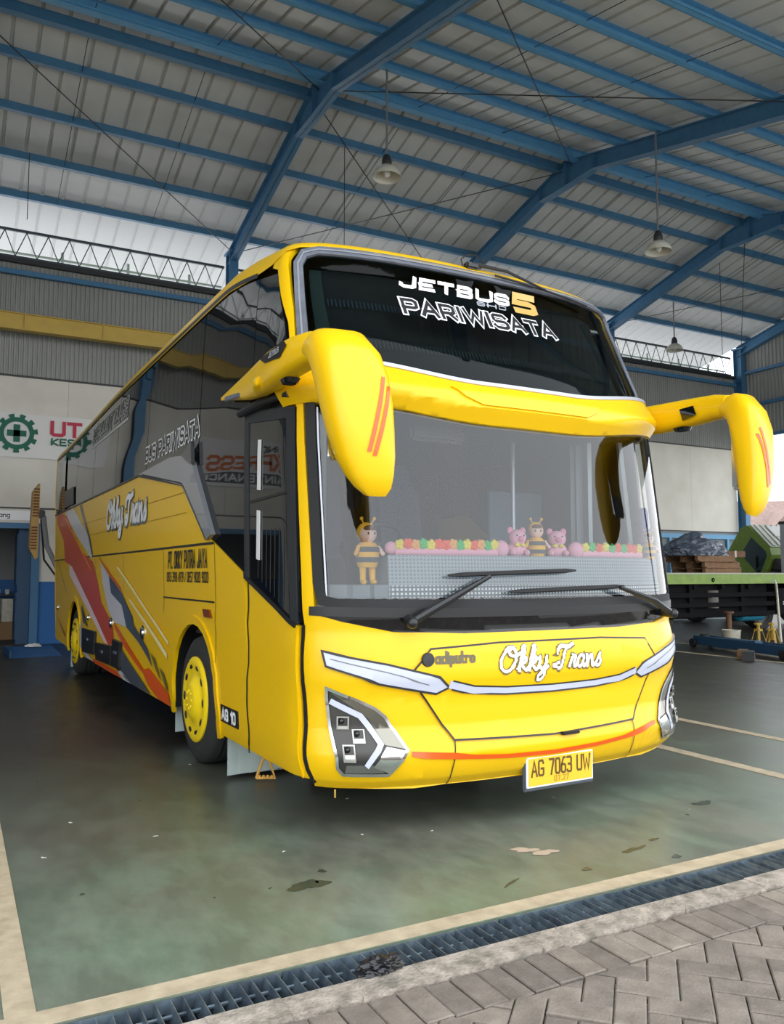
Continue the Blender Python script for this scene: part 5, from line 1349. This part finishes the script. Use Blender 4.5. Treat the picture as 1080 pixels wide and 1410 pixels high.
part('door_handle', B().bx(-1.03, -1.0, .45, .60, -.18, -.10, .01), 'black', cabo)
part('chassis', B().bx(-.45, -.3, -.8, 2.0, .7, 1.0).bx(.3, .45, -.8, 2.0, .7, 1.0).bx(-.5, .5, -.4, .5, .8, 1.35).bx(-.2, .2, -.3, .3, 1.2, 1.9), 'black', tc_)
for s in (-1, 1):
    for y in (-.4, 1.7):
        wq = bpy.data.objects.new('wheel', None); COL.objects.link(wq); wq.parent = tc_; wq.location = (s*.9, y, .46)
        part('tyre', B().lathe([(.28, -.1), (.42, -.13), (.46, -.1), (.46, .1), (.42, .13), (.28, .1)], (0, 0, 0), 'X', 28, closed=True), 'tyre', wq)
        part('rim', B().lathe([(.001, -.04), (.2, -.04), (.29, -.09), (.29, .09), (.001, .05)], (0, 0, 0), 'X', 24), 'darkgrey', wq)
part('prop_arm', B().beam((-1.3, -.9, 2.0), (-.55, -.3, .95), .07, .07).beam((-1.25, -.9, 1.6), (-.6, -.4, .9), .05, .05), 'black', tc_)

# ------------------------------------------------------------------ tools on the floor by the truck
bk = thing('bucket', 'white plastic bucket on floor in front of flatbed truck', 'bucket', (14.85, 12.25, 0))
part('pail', B().lathe([(.001, .012), (.17, .012), (.19, .28), (.2, .28), (.2, .295), (.185, .295), (.165, .0), (.001, .0)], (0, 0, 0), n=28), 'bucket', bk)
part('bail', B().tube([(.17*math.cos(t), -.02, .27-.08*math.sin(t)) for t in [math.pi*k/12 for k in range(13)]], .005, 6), 'steel', bk)
ps = thing('iron_post', 'rusty iron screw jack standing behind the white bucket', 'jack', (15.35, 12.72, 0))
part('post', B().tube([(0, 0, .0), (0, 0, .62)], .06, 12), 'rust', ps); part('head_plate', B().lathe([(.001, .62), (.11, .62), (.11, .66), (.001, .66)], (0, 0, 0), n=18), 'rust', ps); part('foot', B().lathe([(.001, 0), (.13, 0), (.07, .06), (.001, .06)], (0, 0, 0), n=18), 'rust', ps)
tj = thing('trolley_jack', 'long dark blue trolley jack lying on floor beside white bucket', 'jack', (13.30, 10.75, 0), math.atan2(-2.9, -.75))
part('side_frame', B().bx(-1.3, 1.5, -.17, -.13, .06, .24, .01), 'navy', tj); part('side_frame', B().bx(-1.3, 1.5, .13, .17, .06, .24, .01), 'navy', tj)
part('lift_arm', B().beam((-1.1, 0, .17), (.5, 0, .21), .16, .1), 'navy', tj); part('saddle', B().lathe([(.001, .22), (.09, .22), (.1, .27), (.001, .26)], (-1.15, 0, 0), n=16), 'darkgrey', tj)
for x in (-1.25, 1.4):
    for y in (-.21, .21): part('roller', B().lathe([(.001, -.03), (.09, -.03), (.09, .03), (.001, .03)], (x, y, .09), 'Y', 18), 'black', tj)
part('handle', B().tube([(1.45, 0, .2), (1.9, .1, .30), (2.4, .25, .42)], .016, 8), 'bucket', tj)
for i, (x, y) in enumerate(((14.95, 11.65), (15.25, 11.55))):
    js = thing('jack_stand', ('yellow jack stand nearer the white bucket, before truck' if i == 0 else 'yellow jack stand beside the leaning pale bar, before truck'), 'jack stand', (x, y, 0), .3*i, 'yellow jack stands')
    for a, c in ((-1, -1), (1, -1), (1, 1), (-1, 1)): part('leg', B().beam((a*.12, c*.12, 0), (a*.045, c*.045, .34), .045, .012, (a, c, 0)), 'standy', js)
    part('post', B().tube([(0, 0, .12), (0, 0, .44)], .035, 10), 'standy', js); part('cradle', B().bx(-.09, .09, -.04, .04, .43, .47, .01), 'standy', js); part('collar', B().bx(-.06, .06, -.06, .06, .30, .35), 'standy', js)
lb = thing('lever_bar', 'pale lever bar leaning upright against the flatbed deck', 'bar', (15.85, 11.80, 0))
part('shaft', B().tube([(0, 0, .02), (1.22, .97, 1.24)], [.035, .025], 10), 'bucket', lb); part('hook', B().tube([(1.22, .97, 1.24), (1.24, 1.02, 1.34), (1.20, 1.08, 1.30)], .022, 8), 'gwhite', lb)
ck = thing('wheel_chock', 'dark grey wheel chock on floor in front of trolley jack', 'chock', (12.30, 9.80, 0), .6)
part('wedge', B().prism([(-.14, -.1, 0), (.14, -.1, 0), (.14, -.1, .08), (.0, -.1, .17), (-.14, -.1, .15)], (0, .2, 0)), 'darkgrey', ck, smooth=0)
wk = thing('wooden_block', 'small brown wooden block behind the grey wheel chock', 'block', (12.50, 10.08, 0), .5)
part('timber', B().bx(-.13, .13, -.08, .08, 0, .15, .01), 'wood', wk)

# ------------------------------------------------------------------ by the doorway
rm = thing('steel_ramp', 'low blue steel ramp on floor by doorway behind the bus', 'ramp', (1.30, 16.6, 0), .05)
part('plate', B().prism([(-.35, -.4, 0), (-.35, .9, 0), (-.35, .9, .10), (-.35, -.2, .03)], (.85, 0, 0)), 'bluewall', rm, smooth=0); part('side_lip', B().bx(-.37, -.34, -.3, .9, 0, .13), 'navy', rm)
rg = thing('rag', 'pale rag lying on blue ramp behind the bus', 'rag', (1.42, 17.3, .102))
rgm = bmesh.new(); bmesh.ops.create_icosphere(rgm, subdivisions=3, radius=1)
for v in rgm.verts:
    n = v.co.copy(); k = 1+.35*NZ.noise(n*3); v.co = Vector((n.x*.14*k, n.y*.09*k, max(0, n.z)*.06*k))
part('cloth', rgm, 'gwhite', rg, smooth=40)
sh_ = thing('storage_shelf', 'low dark shelf against blue wall of room behind doorway', 'shelf', (.2, 22.75, 0))
part('top', B().bx(-1.2, 1.3, -.3, .3, .95, .99), 'darkgrey', sh_); part('lower_board', B().bx(-1.2, 1.3, -.3, .3, .45, .48), 'darkgrey', sh_)
for x in (-1.2, 1.25):
    for y in (-.3, .26): part('leg', B().bx(x, x+.05, y, y+.04, 0, .95), 'darkgrey', sh_)
for i, x in enumerate((.55, .78, 1.0, 1.22)):
    c_ = tag(obj('cup', B().lathe([(.001, 0), (.05, 0), (.065, .12), (.06, .12), (.045, .01), (.001, .01)], (0, 0, 0), n=16), 'gwhite'), 'small white cup in row on dark shelf behind doorway', 'cup', 'white cups on the room shelf')
    c_.location = (x, 22.6, .991)
def carton(label, x, y, z, sx, sy, sz, m='card', rz=0):
    t = thing('carton', label, 'box', (x, y, z), rz)
    part('body', B().bx(-sx/2, sx/2, -sy/2, sy/2, 0, sz, .008), m, t); part('tape', B().bx(-sx/2-.002, sx/2+.002, -.03, .03, sz-.06, sz+.002), 'bucket', t)
carton('tall pale carton on top of brown carton inside doorway', 1.16, 21.0, .403, .32, .3, .52, 'bucket', .1)
carton('brown carton on floor inside doorway, under pale carton', 1.16, 21.0, 0, .5, .45, .40)
carton('wide brown carton on floor against door jamb', 1.70, 21.6, 0, .55, .5, .62, 'rust')
dm = thing('steel_drum', 'teal blue drum on floor inside the doorway', 'drum', (.62, 20.6, 0))
part('shell', B().lathe([(.001, 0), (.25, 0), (.25, .2), (.258, .215), (.25, .23), (.25, .42), (.258, .435), (.25, .45), (.25, .62), (.26, .63), (.25, .64), (.001, .63)], (0, 0, 0), n=32), mat('drum_blue', '#24638a', .45), dm)

# ------------------------------------------------------------------ house outside, beyond the open gable
hs = thing('tiled_house', 'house with brown tiled hip roof seen beyond the open side', 'house', (37.5, 28.5, 0), R(-35))
part('wall', B().bx(-4, 4, -3, 3, 0, 3.0), 'brick', hs, smooth=0)
part('roof', B().faces([(-4.6, -3.6, 2.9), (4.6, -3.6, 2.9), (4.6, 3.6, 2.9), (-4.6, 3.6, 2.9), (-1.6, 0, 5.3), (1.6, 0, 5.3)], [(0, 1, 5, 4), (1, 2, 5), (2, 3, 4, 5), (3, 0, 4), (3, 2, 1, 0)]), 'tile', hs, smooth=0)
part('gable', B().faces([(-1.6, -3.7, 2.9), (1.6, -3.7, 2.9), (0, -3.7, 4.7), (-1.6, -1, 2.9), (1.6, -1, 2.9), (0, -1, 4.7)], [(0, 1, 2), (0, 2, 5, 3), (1, 4, 5, 2)]), 'tile', hs, smooth=0)
for x in (-2.5, 0, 2.5): part('window', B().bx(x-.5, x+.5, -3.04, -2.98, 1, 2.3), 'darkgrey', hs, smooth=0)
